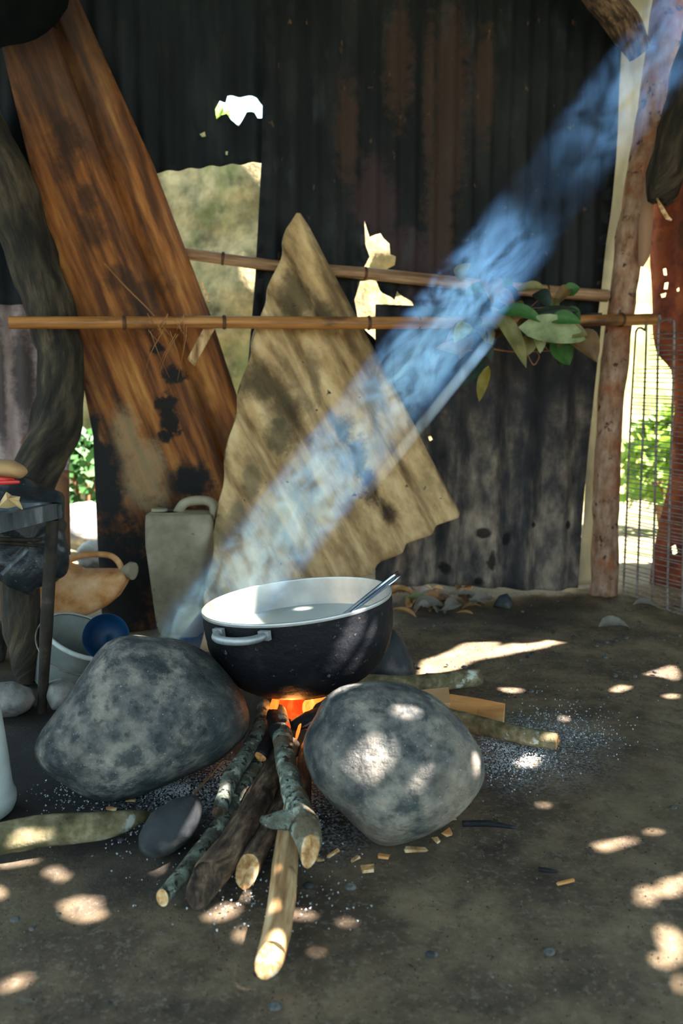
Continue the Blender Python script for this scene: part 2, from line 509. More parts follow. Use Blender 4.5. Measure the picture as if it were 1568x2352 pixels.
m_rust = M('rust', [(0.3, srgb('#3a1a10')), (0.5, srgb('#6e3018')), (0.7, srgb('#9a5228'))], 10, 8, 0.9, bump=(40, .6, .006), layers=[dict(color=srgb('#24120d'), scale=5, lo=.52, hi=.66, amount=.8)])
m_wire = M('wire', [(0.3, srgb('#5b504c')), (0.7, srgb('#a0928a'))], 30, 3, 0.6, metal=.2)
def leafmat(n, a, b, tr=.3):
    return M(n, [(0.3, srgb(a)), (0.7, srgb(b))], 14, 5, 0.55, trans=tr, spec=.4)
m_leaf = [leafmat('leaf_green', '#1f4a22', '#4f7a3c'), leafmat('leaf_olive', '#4f4f28', '#8a8450'), leafmat('leaf_brown', '#4f3a20', '#8a6a40'),
          leafmat('leaf_dark', '#121c16', '#2a3a2c'), leafmat('leaf_yellow', '#6a5e1d', '#a8963c'), leafmat('leaf_pale', '#5f6a42', '#a8b283')]
m_dry = [leafmat('dry_leaf_tan', '#8a5f38', '#c99a62'), leafmat('dry_leaf_brown', '#4d3325', '#80583a'), leafmat('dry_leaf_grey', '#6d655a', '#9a9082')]
m_foliage = [leafmat('foliage_bright', '#4c7a22', '#a3bd4a', .4), leafmat('foliage_mid', '#3d6128', '#7f9a4c', .4)]
m_twig = M('twig', [(0.3, srgb('#5a3626')), (0.7, srgb('#94684c'))], 20, 4, 0.8)
m_fiber = M('pale_fibreglass', [(0.3, srgb('#a09c90')), (0.5, srgb('#c4c0b0')), (0.7, srgb('#dcd6c6'))], 6, 5, 0.7, coord='UV', stretch=(1, .3, 1), trans=.6)

# ================================================================== SETTING
# ---- floor
def make_floor():
    t = NT('packed_dirt')
    co = t.coord('World')
    col = t.ramp(t.noise(co, 5, 9, .68), [(0.30, srgb('#352b22')), (0.44, srgb('#5c4d3c')), (0.57, srgb('#7d6b52')), (0.72, srgb('#9c8666'))])
    col = t.mix(t.math('MULTIPLY', t.mapr(t.noise(co, 24, 8, .7), .52, .68), .5), col, srgb('#2a2724'))
    col = t.mix(t.math('MULTIPLY', t.mapr(t.noise(co, 90, 6), .54, .64), .5), col, srgb('#8a7f6c'))
    col = t.mix(t.math('MULTIPLY', t.mapr(t.noise(co, 2.2, 4), .52, .66), .45), col, srgb('#6b6247'))
    col = t.mix(t.mapr(t.noise(co, 130, 2), .70, .76), col, srgb('#9d978c'))
    # charred soil round the fire, darker ground by the stool and wall foot
    def zone(cx, cy, r0, r1, nzs=6, amt=.35):
        mp = t.n('ShaderNodeMapping'); t.l(co, mp.inputs[0]); mp.inputs['Location'].default_value = (-cx, -cy, 0)
        mp.inputs['Scale'].default_value = (1, 1, 0)
        d = t.math('ADD', t.vmath('LENGTH', mp.outputs[0]), t.math('MULTIPLY', t.math('SUBTRACT', t.noise(co, nzs, 5), .5), amt))
        return t.mapr(d, r0, r1, 1, 0)
    f = gr(600, 1760)
    col = t.mix(t.math('MULTIPLY', zone(f.x - .1, f.y + .02, .28, .62), .85), col, srgb('#22262a'))
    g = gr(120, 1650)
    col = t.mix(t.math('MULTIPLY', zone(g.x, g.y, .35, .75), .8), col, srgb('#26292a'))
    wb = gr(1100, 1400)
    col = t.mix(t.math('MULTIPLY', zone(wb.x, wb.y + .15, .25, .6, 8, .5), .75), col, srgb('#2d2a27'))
    # ash
    speck = t.mapr(t.noise(co, 150, 3, .7), .46, .60)
    for (x, y, r0, r1) in ((1190, 1730, .04, .24), (1120, 1700, .05, .2), (400, 1815, .05, .17), (530, 1790, .05, .16), (690, 1880, .04, .2), (1290, 1680, .03, .16)):
        p = gr(x, y)
        col = t.mix(t.math('MULTIPLY', t.math('MULTIPLY', zone(p.x, p.y, r0, r1, 10, .12), speck), .9), col, srgb('#a7b0b6'))
    b = t.n('ShaderNodeBsdfPrincipled')
    t.l(col, b.inputs['Base Color']); b.inputs['Roughness'].default_value = .82; b.inputs['Specular IOR Level'].default_value = .3
    bp = t.n('ShaderNodeBump'); bp.inputs['Strength'].default_value = .8; bp.inputs['Distance'].default_value = .014
    t.l(t.math('ADD', t.noise(co, 55, 9, .75), t.math('MULTIPLY', t.noise(co, 240, 4, .7), .35)), bp.inputs['Height']); t.l(bp.outputs[0], b.inputs['Normal'])
    t.l(b.outputs[0], t.out.inputs['Surface'])
    V, F = [], []
    nx, ny = 240, 200
    for j in range(ny + 1):
        for i in range(nx + 1):
            x = -3 + 6.5 * i / nx; y = -0.6 + 4.6 * j / ny
            z = .010 * fb((x, y, 0), 2.2, 1, 5) + .004 * fb((x, y, 3), 14, 2, 3)
            V.append((x, y, z - .004))
    for j in range(ny):
        for i in range(nx):
            a = j * (nx + 1) + i
            F.append([a, a + 1, a + nx + 2, a + nx + 1])
    o = obj('floor', V, F, t.m); tag(o, 'trodden dark dirt floor of the outdoor kitchen', None, kind='structure')
make_floor()
m_out = M('dusty_ground', [(0.3, srgb('#4a4434')), (0.5, srgb('#6b634a')), (0.7, srgb('#8a8062'))], 3, 7, .95, coord='World', layers=[dict(color=srgb('#5d7035'), scale=1.2, lo=.5, hi=.62, amount=.7)])
V, F = [], []
for j in range(31):
    for i in range(31):
        x = -15 + i; y = -13 + j
        V.append((x, y, -.035 + .01 * nz((x, y, 0), .6)))
for j in range(30):
    for i in range(30):
        a = j * 31 + i; F.append([a, a + 1, a + 32, a + 31])
tag(obj('ground', V, F, m_out), 'dusty sunlit ground of the yard outside', None, kind='structure')

# ---- earth bank behind the shed
m_bank = M('mossy_bank', [(0.3, srgb('#4d4833')), (0.45, srgb('#8a7d5a')), (0.58, srgb('#b39d72')), (0.75, srgb('#d0b283'))], 5.5, 9, .95, coord='World',
           layers=[dict(color=srgb('#737843'), scale=1.8, lo=.47, hi=.60, amount=.65), dict(color=srgb('#474a35'), scale=5, lo=.58, hi=.7, amount=.7)], bump=(12, .6, .05))
V, F = [], []
nx, nz_ = 110, 60
for j in range(nz_ + 1):
    for i in range(nx + 1):
        x = -2.35 + 3.6 * i / nx; z = -.1 + 2.95 * j / nz_
        y = 4.75 - .22 * x + (.5 * x if x > 0 else 0) + (2.2 * (x + 1.6) ** 2 if x < -1.6 else 0) + .01 * z
        y += .10 * fb((x, 0, z), 1.6, 4, 5)
        top = 2.42 - (1.7 * max(0, -x - 1.45))
        V.append((x, y, min(z, max(top, .3)) + .05 * nz((x, z, 0), 3)))
for j in range(nz_):
    for i in range(nx):
        a = j * (nx + 1) + i; F.append([a, a + 1, a + nx + 2, a + nx + 1])
tag(obj('hillside', V, F, m_bank), 'mossy earth bank rising behind the shed', None, kind='structure')

V, F = [], []
for j in range(31):
    for i in range(41):
        x = 1.2 + 6 * i / 40; z = -.1 + 2.7 * j / 30
        V.append((x, 6.9 + .75 * (x - 1.2) * .5 + .35 * z + .25 * fb((x, 0, z), 1.1, 9, 4), z))
for j in range(30):
    for i in range(40):
        a = j * 41 + i; F.append([a, a + 1, a + 42, a + 41])
m_slope = M('dry_slope', [(0.3, srgb('#5c5233')), (0.5, srgb('#8d8055')), (0.7, srgb('#b3a678'))], 2.5, 8, .95, coord='World', layers=[dict(color=srgb('#5f6f2c'), scale=1.5, lo=.5, hi=.6, amount=.7), dict(color=srgb('#2f3a1c'), scale=3, lo=.58, hi=.68, amount=.7)])
tag(obj('slope', V, F, m_slope), 'dry sunlit slope far behind the wire coil', None, kind='structure')

# ---- back wall of old sheets
wall = thing('wall_back', W(800, 1352, 0), 'patchwork back wall of blackened corrugated sheets', None, kind='structure')
wall.location.z = 0
def add_sheet(name, parent, plane, poly, mat, holes=(), label=None, cat=None, **kw):
    V, F, UV = sheet_mesh(plane, pxpoly(plane, poly), [pxpoly(plane, h) for h in holes], **kw)
    o = obj(name, V, F, mat, parent, UV)
    tag(o, label, cat)
    return o
p1 = wallplane(.03)
m_s1 = M('sooty_sheet_rusted', [(0.3, (.004, .006, .007)), (0.5, (.009, .011, .012)), (0.72, (.024, .025, .025))], 7, 8, .62, coord='UV', stretch=(1, .25, 1), spec=.14,
         layers=[dict(color=srgb('#3f2f28'), edge=.5, ns=24, amt=1.2, blobs=wblobs(p1, [(1035, 180, 44, 150), (1028, 330, 38, 150), (1008, 500, 34, 150), (1112, 195, 26, 115), (915, 150, 32, 120), (795, 300, 26, 110), (985, 230, 12, 170)]), amount=.75),
                 dict(color=srgb('#3a2c2e'), edge=.4, ns=16, blobs=wblobs(p1, [(930, 590, 60, 60), (985, 640, 60, 70), (860, 460, 50, 90)]), amount=.8),
                 dict(color=srgb('#42484c'), scale=12, lo=.56, hi=.74, stretch=(1, .3, 1), amount=.3),
                 dict(color=srgb('#6a5038'), scale=26, lo=.64, hi=.72, stretch=(1, .5, 1), amount=.6)], bump=(60, .5, .004))
hole_a = [(838, 505), (848, 545), (875, 535), (893, 560), (895, 585), (908, 590), (905, 610), (880, 622), (850, 616), (838, 612), (848, 590), (840, 560)]
hole_b = [(828, 645), (860, 642), (875, 668), (905, 690), (912, 668), (945, 695), (952, 715), (950, 760), (920, 800), (870, 790), (850, 770), (822, 735), (812, 690)]
add_sheet('corrugated_sheet', wall, p1, [(612, -160), (1446, -160), (1428, 150), (1420, 300), (1406, 420), (1390, 560), (1382, 660), (1372, 760), (1362, 900), (900, 900), (568, 860), (585, 640), (600, 380)],
          m_s1, [hole_a, hole_b, [(986, 1000), (986, 1000), (986, 1000)]][:2], 'soot-black corrugated sheet with long rust streaks and a rusted-through hole', dent=.006, seed=3, amp=.0125)
p2 = wallplane(0.0)
m_s2 = M('sooty_sheet', [(0.3, (.006, .008, .010)), (0.5, (.011, .015, .018)), (0.72, (.026, .030, .033))], 7, 7, .75, coord='UV', stretch=(1, .25, 1), spec=.12, bump=(60, .4, .004),
         layers=[dict(color=srgb('#4a3a2a'), scale=10, lo=.62, hi=.75, stretch=(1, .3, 1), amount=.4)])
hole_c = [(497, 272), (494, 250), (505, 228), (518, 236), (522, 222), (560, 220), (590, 224), (604, 240), (614, 258), (606, 268), (592, 270), (584, 260), (566, 258), (558, 272), (548, 288), (530, 278), (520, 262), (508, 262)]
add_sheet('corrugated_sheet', wall, p2, [(-700, -160), (640, -160), (625, 371), (480, 383), (358, 396), (300, 402), (-700, 440)], m_s2,
          [hole_c, [(458, 305), (470, 302), (472, 314), (464, 313)], [(518, 348), (523, 349), (522, 358), (518, 356)]], 'black corrugated sheet with a torn hole showing daylight', seed=5, dent=.006, amp=.012)
p3 = wallplane(.055)
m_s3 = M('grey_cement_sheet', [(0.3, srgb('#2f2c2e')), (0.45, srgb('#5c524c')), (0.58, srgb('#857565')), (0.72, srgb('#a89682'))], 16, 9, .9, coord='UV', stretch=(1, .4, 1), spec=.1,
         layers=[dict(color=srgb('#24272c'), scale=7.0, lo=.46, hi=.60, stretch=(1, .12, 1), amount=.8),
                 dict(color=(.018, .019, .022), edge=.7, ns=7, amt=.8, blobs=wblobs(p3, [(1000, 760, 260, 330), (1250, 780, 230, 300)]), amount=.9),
                 dict(color=srgb('#1c1a1a'), edge=.3, ns=20, blobs=wblobs(p3, [(1126, 1287, 12, 22), (1108, 1223, 14, 12), (1305, 1207, 9, 9), (1226, 1205, 7, 7), (1020, 1305, 12, 14), (1098, 1335, 9, 9), (1165, 1240, 9, 14)]), amount=.9)], bump=(50, .5, .006))
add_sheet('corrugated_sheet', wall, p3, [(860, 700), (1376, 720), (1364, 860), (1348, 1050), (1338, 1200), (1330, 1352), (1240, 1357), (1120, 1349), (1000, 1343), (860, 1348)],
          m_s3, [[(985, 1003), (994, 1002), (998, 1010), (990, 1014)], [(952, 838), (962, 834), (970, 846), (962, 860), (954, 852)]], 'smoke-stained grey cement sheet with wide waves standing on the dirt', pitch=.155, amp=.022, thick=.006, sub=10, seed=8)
# pale translucent strip beside the post
p_f = wallplane(-.04)
add_sheet('fibreglass_strip', wall, p_f, [(1440, -160), (1580, -160), (1490, 420), (1440, 700), (1420, 900), (1395, 1340), (1320, 1345), (1340, 1200), (1355, 900), (1380, 650)],
          m_fiber, (), 'pale translucent strip between the black sheet and the post', pitch=.2, amp=.004, seed=2)
# far left sheets
p4 = wallplane(-.03)
m_s4 = M('pinkish_sheet', [(0.3, srgb('#5a4a4a')), (0.5, srgb('#94807c')), (0.72, srgb('#c2aca6'))], 8, 7, .75, coord='UV', stretch=(1, .3, 1), bump=(50, .5, .005),
         layers=[dict(color=srgb('#2a2422'), edge=.4, ns=10, amt=1.0, blobs=wblobs(p4, [(0, 860, 12, 170), (55, 870, 26, 130)]), amount=.85), dict(color=srgb('#6a3520'), edge=.3, ns=30, blobs=wblobs(p4, [(65, 1020, 14, 22)]), amount=.8)])
add_sheet('corrugated_sheet', wall, p4, [(-700, 700), (190, 700), (190, 900), (150, 1120), (20, 1440), (-700, 1470)], m_s4, (), 'pinkish grey corrugated sheet behind the curved trunk', seed=6)
add_sheet('corrugated_sheet', wall, wallplane(-.06), [(-700, 380), (240, 380), (260, 720), (-700, 720)], m_s2,
          [[(78, 448), (92, 470), (112, 540), (136, 610), (140, 650), (128, 630), (104, 575), (86, 510)]], 'black corrugated sheet with a narrow bright slit behind the slanted slab', seed=9)

# outlines of the two big boulders (also used to trace where the sun flecks fall)
from mathutils.bvhtree import BVHTree
BIG = []
for poly, lab, kw in (
    ([(330, 1459), (420, 1470), (480, 1498), (530, 1543), (575, 1608), (592, 1650), (580, 1690), (540, 1722), (480, 1762), (400, 1802), (330, 1829), (260, 1840), (200, 1826), (160, 1792), (112, 1768), (88, 1735), (94, 1700), (130, 1650), (170, 1590), (215, 1525), (258, 1475), (295, 1461)],
     'large grey boulder left of the fire, leaning towards the pot', dict(seed=1, rough=.018, e=.62)),
    ([(698, 1700), (702, 1672), (728, 1652), (742, 1602), (790, 1572), (860, 1562), (930, 1573), (1000, 1598), (1050, 1648), (1090, 1700), (1113, 1752), (1106, 1802), (1080, 1842), (1040, 1882), (980, 1917), (900, 1944), (860, 1940), (812, 1892), (760, 1842), (718, 1800), (700, 1750)],
     'round mottled grey boulder right of the fire with sun flecks on it', dict(seed=2, rough=.016, e=.66)),
):
    V, F, _ = inflate(poly, .15, **kw)
    if 'left' in lab: V = [v + Vector((-.010, 0, 0)) for v in V]      # just clear of the pot's side
    BIG.append((V, F, lab))
BVH = [BVHTree.FromPolygons([tuple(v) for v in V], F) for V, F, _ in BIG]
def surf(x, y, z):
    best = gr(x, y, z) if z != 'rock' else None
    if z == 'rock':
        best = gr(x, y, .15)
        for t_ in BVH:
            h_ = t_.ray_cast(CAM, ray(x, y).normalized())
            if h_[0]: best = h_[0]
    return best

# ---- roof over the fire place (holes let the sun through)
def roof_hit(P):
    # roof plane z = 2.30 + .08 y
    t = (P.z - 2.30 - .08 * P.y) / (SUN_D.z - .08 * SUN_D.y)
    return P - SUN_D * t
roof_plane = Plane(Vector((0, 0, 2.30)), Vector((1, 0, 2.30)), Vector((0, 1, 2.38)))
def roof_poly(P3):
    out = []
    for p in P3:
        q = roof_hit(Vector(p)) - roof_plane.o
        out.append(Vector((q.dot(roof_plane.u), q.dot(roof_plane.v))))
    return out
def blobpx(cx, cy, rx, ry, ang=0, n=9, seed=0, jag=.22):
    r = random.Random(seed * 77 + int(cx) * 3 + int(cy))
    o = []
    for k in range(n):
        a = 2 * PI * k / n; s = 1 + r.uniform(-jag, jag)
        x, y = rx * s * math.cos(a), ry * s * math.sin(a)
        c, d = math.cos(ang), math.sin(ang)
        o.append((cx + x * c - y * d, cy + x * d + y * c))
    return o
spots = [  # sun flecks: outline in the photograph, height of the surface they fall on
    ([(962, 1552), (985, 1512), (1075, 1478), (1150, 1474), (1130, 1486), (1180, 1478), (1270, 1470), (1300, 1474), (1240, 1488), (1160, 1504), (1090, 1518), (1040, 1535)], 0),
    ([(1050, 1545), (1100, 1526), (1170, 1510), (1250, 1496), (1255, 1504), (1180, 1522), (1110, 1540), (1085, 1556)], 0),
    ([(1285, 1484), (1310, 1466), (1342, 1456), (1338, 1468), (1312, 1480)], 0),
    ([(1490, 1545), (1520, 1528), (1560, 1522), (1570, 1538), (1548, 1556), (1524, 1548)], 0),
    (blobpx(1430, 1577, 14, 8, -.5), 0), (blobpx(1556, 1468, 18, 9, -.3), 0), (blobpx(1552, 1594, 12, 6), 0),
    ([(1372, 1938), (1410, 1928), (1455, 1920), (1462, 1928), (1430, 1942), (1392, 1952)], 0), (blobpx(1488, 1912, 11, 6), 0),
    (blobpx(1500, 2056, 22, 20, -.4), 0), (blobpx(1545, 2040, 24, 18, -.4), 0), (blobpx(1482, 2072, 10, 7), 0), (blobpx(1576, 2020, 16, 16), 0),
    (blobpx(1558, 2165, 34, 42, .3), 0), (blobpx(1516, 2200, 22, 18), 0), (blobpx(1565, 2255, 14, 18), 0),
    (blobpx(205, 2068, 34, 30, 0, 11, 2, .35), 0), (blobpx(124, 1990, 24, 13), 0), (blobpx(155, 2001, 20, 8, -.3), 0), (blobpx(40, 1969, 40, 8, -.12), 0),
    (blobpx(4, 2038, 13, 14), 0), (blobpx(50, 2245, 42, 15, -.25), 0),
    (blobpx(510, 2086, 37, 15, -.4), 0), (blobpx(576, 2049, 17, 9, .4), 0), (blobpx(572, 2138, 19, 12, -.2), 0), (blobpx(690, 2095, 22, 9), 0),
    (blobpx(78, 1766, 17, 10, -.5), 0), (blobpx(640, 2185, 24, 28, .2), .03),
    ([(790, 1775), (815, 1728), (860, 1700), (893, 1708), (898, 1745), (880, 1775), (858, 1790), (845, 1772)], 'rock'),
    (blobpx(970, 1790, 18, 26, .3), 'rock'), (blobpx(938, 1634, 30, 8, .1), 'rock'), (blobpx(1010, 1620, 14, 8), 'rock'), (blobpx(1092, 1745, 6, 16), 'rock'),
    (blobpx(898, 1680, 16, 9, -.6), 'rock'), (blobpx(446, 1890, 14, 24, .3), .07), (blobpx(580, 1818, 20, 11, -.5), .06), (blobpx(506, 1832, 8, 12), .06),
    (blobpx(652, 1745, 6, 11, .4), .09), (blobpx(1210, 1745, 30, 12, -.4), 0), (blobpx(1180, 1580, 20, 5), 0), (blobpx(1300, 1645, 10, 5), 0),
    (blobpx(1145, 1400, 12, 5), 0), (blobpx(1243, 1843, 7, 5), 0), (blobpx(720, 2180, 8, 5), 0), (blobpx(960, 1362, 26, 6, .3), .04), (blobpx(810, 2110, 20, 7), 0),
]
holes = [roof_poly([surf(x, y, z) for (x, y) in poly]) for poly, z in spots]
# the big shaft that falls into the pot, and thin ones beside it
BP = at(520, 1378, 1.72)
E1 = SUN_D.cross(Vector((0, 1, 0))).normalized(); E2 = SUN_D.cross(E1).normalized()
def shaft(P, r1, r2, n=14, seed=1, jag=.12):
    q = random.Random(seed); o = []
    for k in range(n):
        a = 2 * PI * k / n; s = 1 + q.uniform(-jag, jag)
        o.append(P + E1 * (r1 * s * math.cos(a)) + E2 * (r2 * s * math.sin(a)))
    return roof_poly(o)
holes.append(shaft(BP + E1 * .016 + Vector((0, .05, 0)), .088, .135))
for i, (x, y, Yd, r) in enumerate([(985, 955, 1.62, .013), (930, 915, 1.6, .009), (742, 1350, 1.88, .010), (590, 1378, 1.78, .026), (545, 1372, 1.86, .02), (800, 1460, 1.55, .016), (870, 1430, 1.58, .010), (860, 1490, 1.55, .012)]):
    holes.append(shaft(at(x, y, Yd), r, r * 1.6, 9, i))
for i, (x, y) in enumerate([(1476, 885), (1500, 925), (1474, 965), (1498, 1010), (1462, 1060), (1490, 1095), (1466, 1130)]):
    holes.append(shaft(at(x, y, 3.33 - (x - 1430) / 138 * .45), .03, .022, 9, 40 + i))
# drop holes that would overlap an earlier one
good = []
for h in holes:
    c = sum(h, Vector((0, 0))) / len(h); r = max((x - c).length for x in h)
    if all((c - c2).length > (r + r2) * .72 for _, c2, r2 in good): good.append((h, c, r))
rp = []
for a, b in ((-2.6, -1.5), (4.6, -1.5), (4.6, 3.75), (-2.6, 3.75)):
    w_ = Vector((a, b, 2.30 + .08 * b)) - roof_plane.o
    rp.append(Vector((w_.dot(roof_plane.u), w_.dot(roof_plane.v))))
V, F, UV = sheet_mesh(roof_plane, rp, [g[0] for g in good], pitch=.152, amp=.012, rib=0, along=.3, sub=6, dent=.004)
tag(obj('ceiling', V, F, m_s2, None, UV), 'old corrugated roof pierced by rust holes over the fire', None, kind='structure')

# ================================================================== LARGE OBJECTS ON THE WALL
# ---- leaning cement sheet
pt = Plane(W(680, 495, .12), gr(462, 1494), W(1052, 1185, .16))
tan_poly = [(676, 494), (684, 494), (706, 525), (745, 606), (820, 742), (900, 890), (975, 1035), (1052, 1178), (1046, 1190), (1010, 1206), (985, 1228), (940, 1248), (915, 1272),
            (880, 1290), (850, 1318), (800, 1336), (770, 1366), (700, 1392), (640, 1440), (580, 1462), (530, 1498), (470, 1500), (460, 1490), (478, 1330), (505, 1140), (530, 990), (562, 850), (600, 715), (640, 600), (662, 520)]
a0, a1 = pt.px(700, 520), pt.px(1040, 1165)
tan_rib = math.atan2((a0 - a1).x, (a0 - a1).y)
m_tan = M('stained_cement_sheet', [(0.30, srgb('#5c4630')), (0.43, srgb('#957850')), (0.55, srgb('#c2a172')), (0.72, srgb('#dfc598'))], 12, 10, .88, coord='UV', rot=tan_rib, stretch=(1, .35, 1),
          layers=[dict(color=srgb('#4f3f2a'), scale=7, lo=.50, hi=.64, stretch=(1, .12, 1), amount=.7),dict(color=srgb('#3a3122'), edge=.6, ns=9, amt=1.3, blobs=wblobs(pt, [(610, 880, 60, 50), (660, 940, 55, 70), (680, 690, 40, 60), (740, 720, 30, 40)]), amount=.8),
                  dict(color=srgb('#33221b'), edge=.5, ns=16, amt=1.2, blobs=wblobs(pt, [(790, 985, 30, 30), (825, 1050, 26, 50), (850, 1115, 28, 45), (890, 1180, 24, 30)]), amount=.9),
                  dict(color=srgb('#4c4634'), edge=.5, ns=9, amt=1.2, blobs=wblobs(pt, [(580, 1110, 16, 40), (545, 1180, 20, 40), (640, 1000, 22, 40), (720, 860, 18, 60), (860, 900, 20, 60)]), amount=.65),
                  dict(color=srgb('#2d2a22'), scale=24, lo=.66, hi=.70), dict(color=srgb('#6d7255'), scale=3, lo=.55, hi=.68, amount=.35)], bump=(40, .5, .006))
V, F, UV = sheet_mesh(pt, pxpoly(pt, tan_poly), (), pitch=.155, amp=.021, rib=tan_rib, thick=.006, sub=10, dent=.006, seed=4)
tag(obj('cement_sheet', V, F, m_tan, None, UV), 'tan stained corrugated cement sheet cut to a point, leaning behind the pot', 'sheet')

# ---- slanted slab
ps = Plane(W(100, 100, .075), W(355, 390, .075), gr(400, 1440))
slab_poly = [(-30, -60), (145, -60), (250, 165), (355, 390), (430, 590), (482, 725), (548, 935), (600, 1100), (625, 1450), (236, 1450), (224, 1250), (214, 1000), (176, 800), (140, 640), (95, 480), (55, 320), (10, 130)]
b0, b1 = ps.px(250, 165), ps.px(548, 935)
slab_rib = math.atan2((b0 - b1).x, (b0 - b1).y)
rq = Vector((math.cos(slab_rib), -math.sin(slab_rib)))
edge_c = ps.px(400, 520).dot(rq)
def slab_prof(c, t):
    e = edge_c - c          # distance from the right-hand edge
    h = .016 * math.cos(e * 9) + .006 * math.sin(e * 23 + t)
    h += .024 * math.exp(-((e - .05) / .035) ** 2) - .07 * math.exp(-((e - .125) / .016) ** 2) - .012 * math.exp(-((e - .42) / .015) ** 2)
    return h + .0016 * nz((c * 90, t * 1.5, 0), 1)
m_slab = M('weathered_slab', [(0.28, srgb('#26150b')), (0.42, srgb('#5c3315')), (0.55, srgb('#945927')), (0.72, srgb('#c58d49'))], 7, 8, .72, coord='UV', spec=.35, rot=slab_rib, stretch=(3.2, .3, 1),
           layers=[dict(color=srgb('#4a2c1a'), scale=3, lo=.48, hi=.66, amount=.7, stretch=(1.5, .5, 1)), dict(color=srgb('#2a1a10'), scale=30, lo=.55, hi=.7, amount=.55, stretch=(1, .03, 1)), dict(color=(.02, .015, .012), edge=.8, ns=6, amt=.6, blobs=wblobs(ps, [(60, 40, 260, 260)]), amount=.8),  # last layer: shade at the slab's top end, painted into the colour
                   dict(color=srgb('#17110c'), edge=.25, ns=28, amt=1.0, blobs=wblobs(ps, [(388, 935, 20, 34), (395, 975, 22, 26), (365, 925, 10, 14), (378, 1000, 14, 18), (400, 860, 26, 20), (360, 800, 16, 12)])),
                   dict(color=srgb('#b39a72'), edge=.5, ns=14, amt=1.1, blobs=wblobs(ps, [(330, 1090, 50, 80), (290, 1000, 30, 60), (350, 1140, 40, 50)]), amount=.55),
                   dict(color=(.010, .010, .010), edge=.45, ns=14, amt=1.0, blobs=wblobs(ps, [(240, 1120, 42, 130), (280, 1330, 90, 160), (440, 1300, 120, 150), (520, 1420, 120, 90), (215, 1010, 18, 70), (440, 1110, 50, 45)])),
                   dict(color=srgb('#1d140e'), edge=.6, ns=12, amt=1.3, blobs=wblobs(ps, [(210, 520, 30, 40), (330, 700, 50, 60), (200, 450, 20, 40), (150, 330, 30, 60), (280, 640, 40, 30)]), amount=.7)],
           bump=(30, .6, .006, (9, .5, 1)))
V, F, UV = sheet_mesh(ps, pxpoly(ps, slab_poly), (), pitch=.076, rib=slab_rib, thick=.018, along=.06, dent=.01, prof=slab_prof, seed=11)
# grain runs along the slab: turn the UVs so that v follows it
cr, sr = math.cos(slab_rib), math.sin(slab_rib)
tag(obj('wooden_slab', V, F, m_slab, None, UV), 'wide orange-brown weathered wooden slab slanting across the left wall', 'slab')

# ---- dark tarp top left, brown board behind the stool
pk = wallplane(.22)
tag(add_sheet('black_tarp', None, pk, [(-60, -60), (165, -60), (152, 8), (128, 45), (108, 70), (84, 92), (58, 106), (20, 112), (-60, 118)], M('tarp_black', [(0.3, (.002, .003, .003)), (0.7, (.006, .007, .007))], 6, 4, 1.0, spec=.02), (), pitch=.3, amp=.02, thick=.003, dent=.03, seed=3),
    'black tarp hanging over the top end of the slanted slab', 'tarp')
pb = wallplane(.16)
m_board = M('brown_board', [(0.3, srgb('#6a452f')), (0.6, srgb('#9a6a48')), (0.8, srgb('#b98a62'))], 6, 6, .8, coord='UV', stretch=(1, .2, 1), bump=(40, .4, .004))
tag(add_sheet('brown_board', None, pb, [(-70, 1080), (158, 1080), (164, 1440), (-70, 1448)], m_board, (), pitch=.3, amp=.0, thick=.015, dent=.004),
    'reddish brown board standing behind the black-topped stool', 'board')

# ---- logs and poles
def log(name, pts, rpx, mat, label=None, cat=None, group=None, parent=None, n=14, sub=6, rough=.1, ns=22, seed=0, cutmat=None, ends=(1, 1), bulge=.03, cuts='cut_end', radfn=None, endrough=.12, slant=None):
    R = [m_px(r, p) for r, p in zip(rpx, pts)]
    (V, F, UV), A, B, xa, xb = tube(pts, R, n, sub, rough, ns, seed, radfn=radfn)
    if slant:                                  # the end hacked off at an angle: lengthen one side of the last rings
        dv_ = Vector(slant[0]).normalized(); c_ = sum(B, Vector()) / len(B); m_ = n + 1; nr = len(V) // m_
        for ri, w_ in ((nr - 1, 1.0), (nr - 2, .25)):
            for k_ in range(m_):
                i_ = ri * m_ + k_; q_ = V[i_] - c_; q_ = q_ - xb * q_.dot(xb)
                V[i_] = V[i_] + xb * (w_ * slant[1] * (q_.dot(dv_) + R[-1] * .15 * nz(V[i_], 90, seed)))
        B = [V[(nr - 1) * m_ + k_] for k_ in range(n)]
    o = obj(name, V, F, mat, parent, UV)
    tag(o, label, cat, group)
    for ring, ax, on in ((A, xa, ends[0]), (B, xb, ends[1])):
        if on:
            v, f, u = cap(ring, ax, bulge, endrough, seed)
            if ax is xa: f = [x[::-1] for x in f]
            c = obj(cuts, v, f, cutmat or m_cut, None, u, False)
            c.location -= o.location if parent is None else wloc(o)
            c.parent = o
    return o
def bamboo(name, pts, rpx, mat, label, nodes, n=12):
    o = log(name, pts, rpx, mat, label, 'pole', n=n, sub=8, rough=.05, ns=12, cutmat=m_node)
    for (a, b, t) in nodes:
        p = Vector(a).lerp(Vector(b), t); d = (Vector(b) - Vector(a)).normalized()
        r = m_px(rpx[0], p) * 1.12
        (V, F, UV), A, B, _, _ = tube([p - d * .006, p - d * .002, p + d * .002, p + d * .006], [r * .93, r * 1.06, r * 1.06, r * .93], 12, 1)
        k = obj('node_ring', V, F, m_node, None, UV)
        k.location -= o.location; k.parent = o
    return o
q2 = [W(20, 741, .40), W(260, 741, .36), W(500, 740, .32), W(850, 742, .32), W(1200, 739, .25), W(1508, 733, .17)]
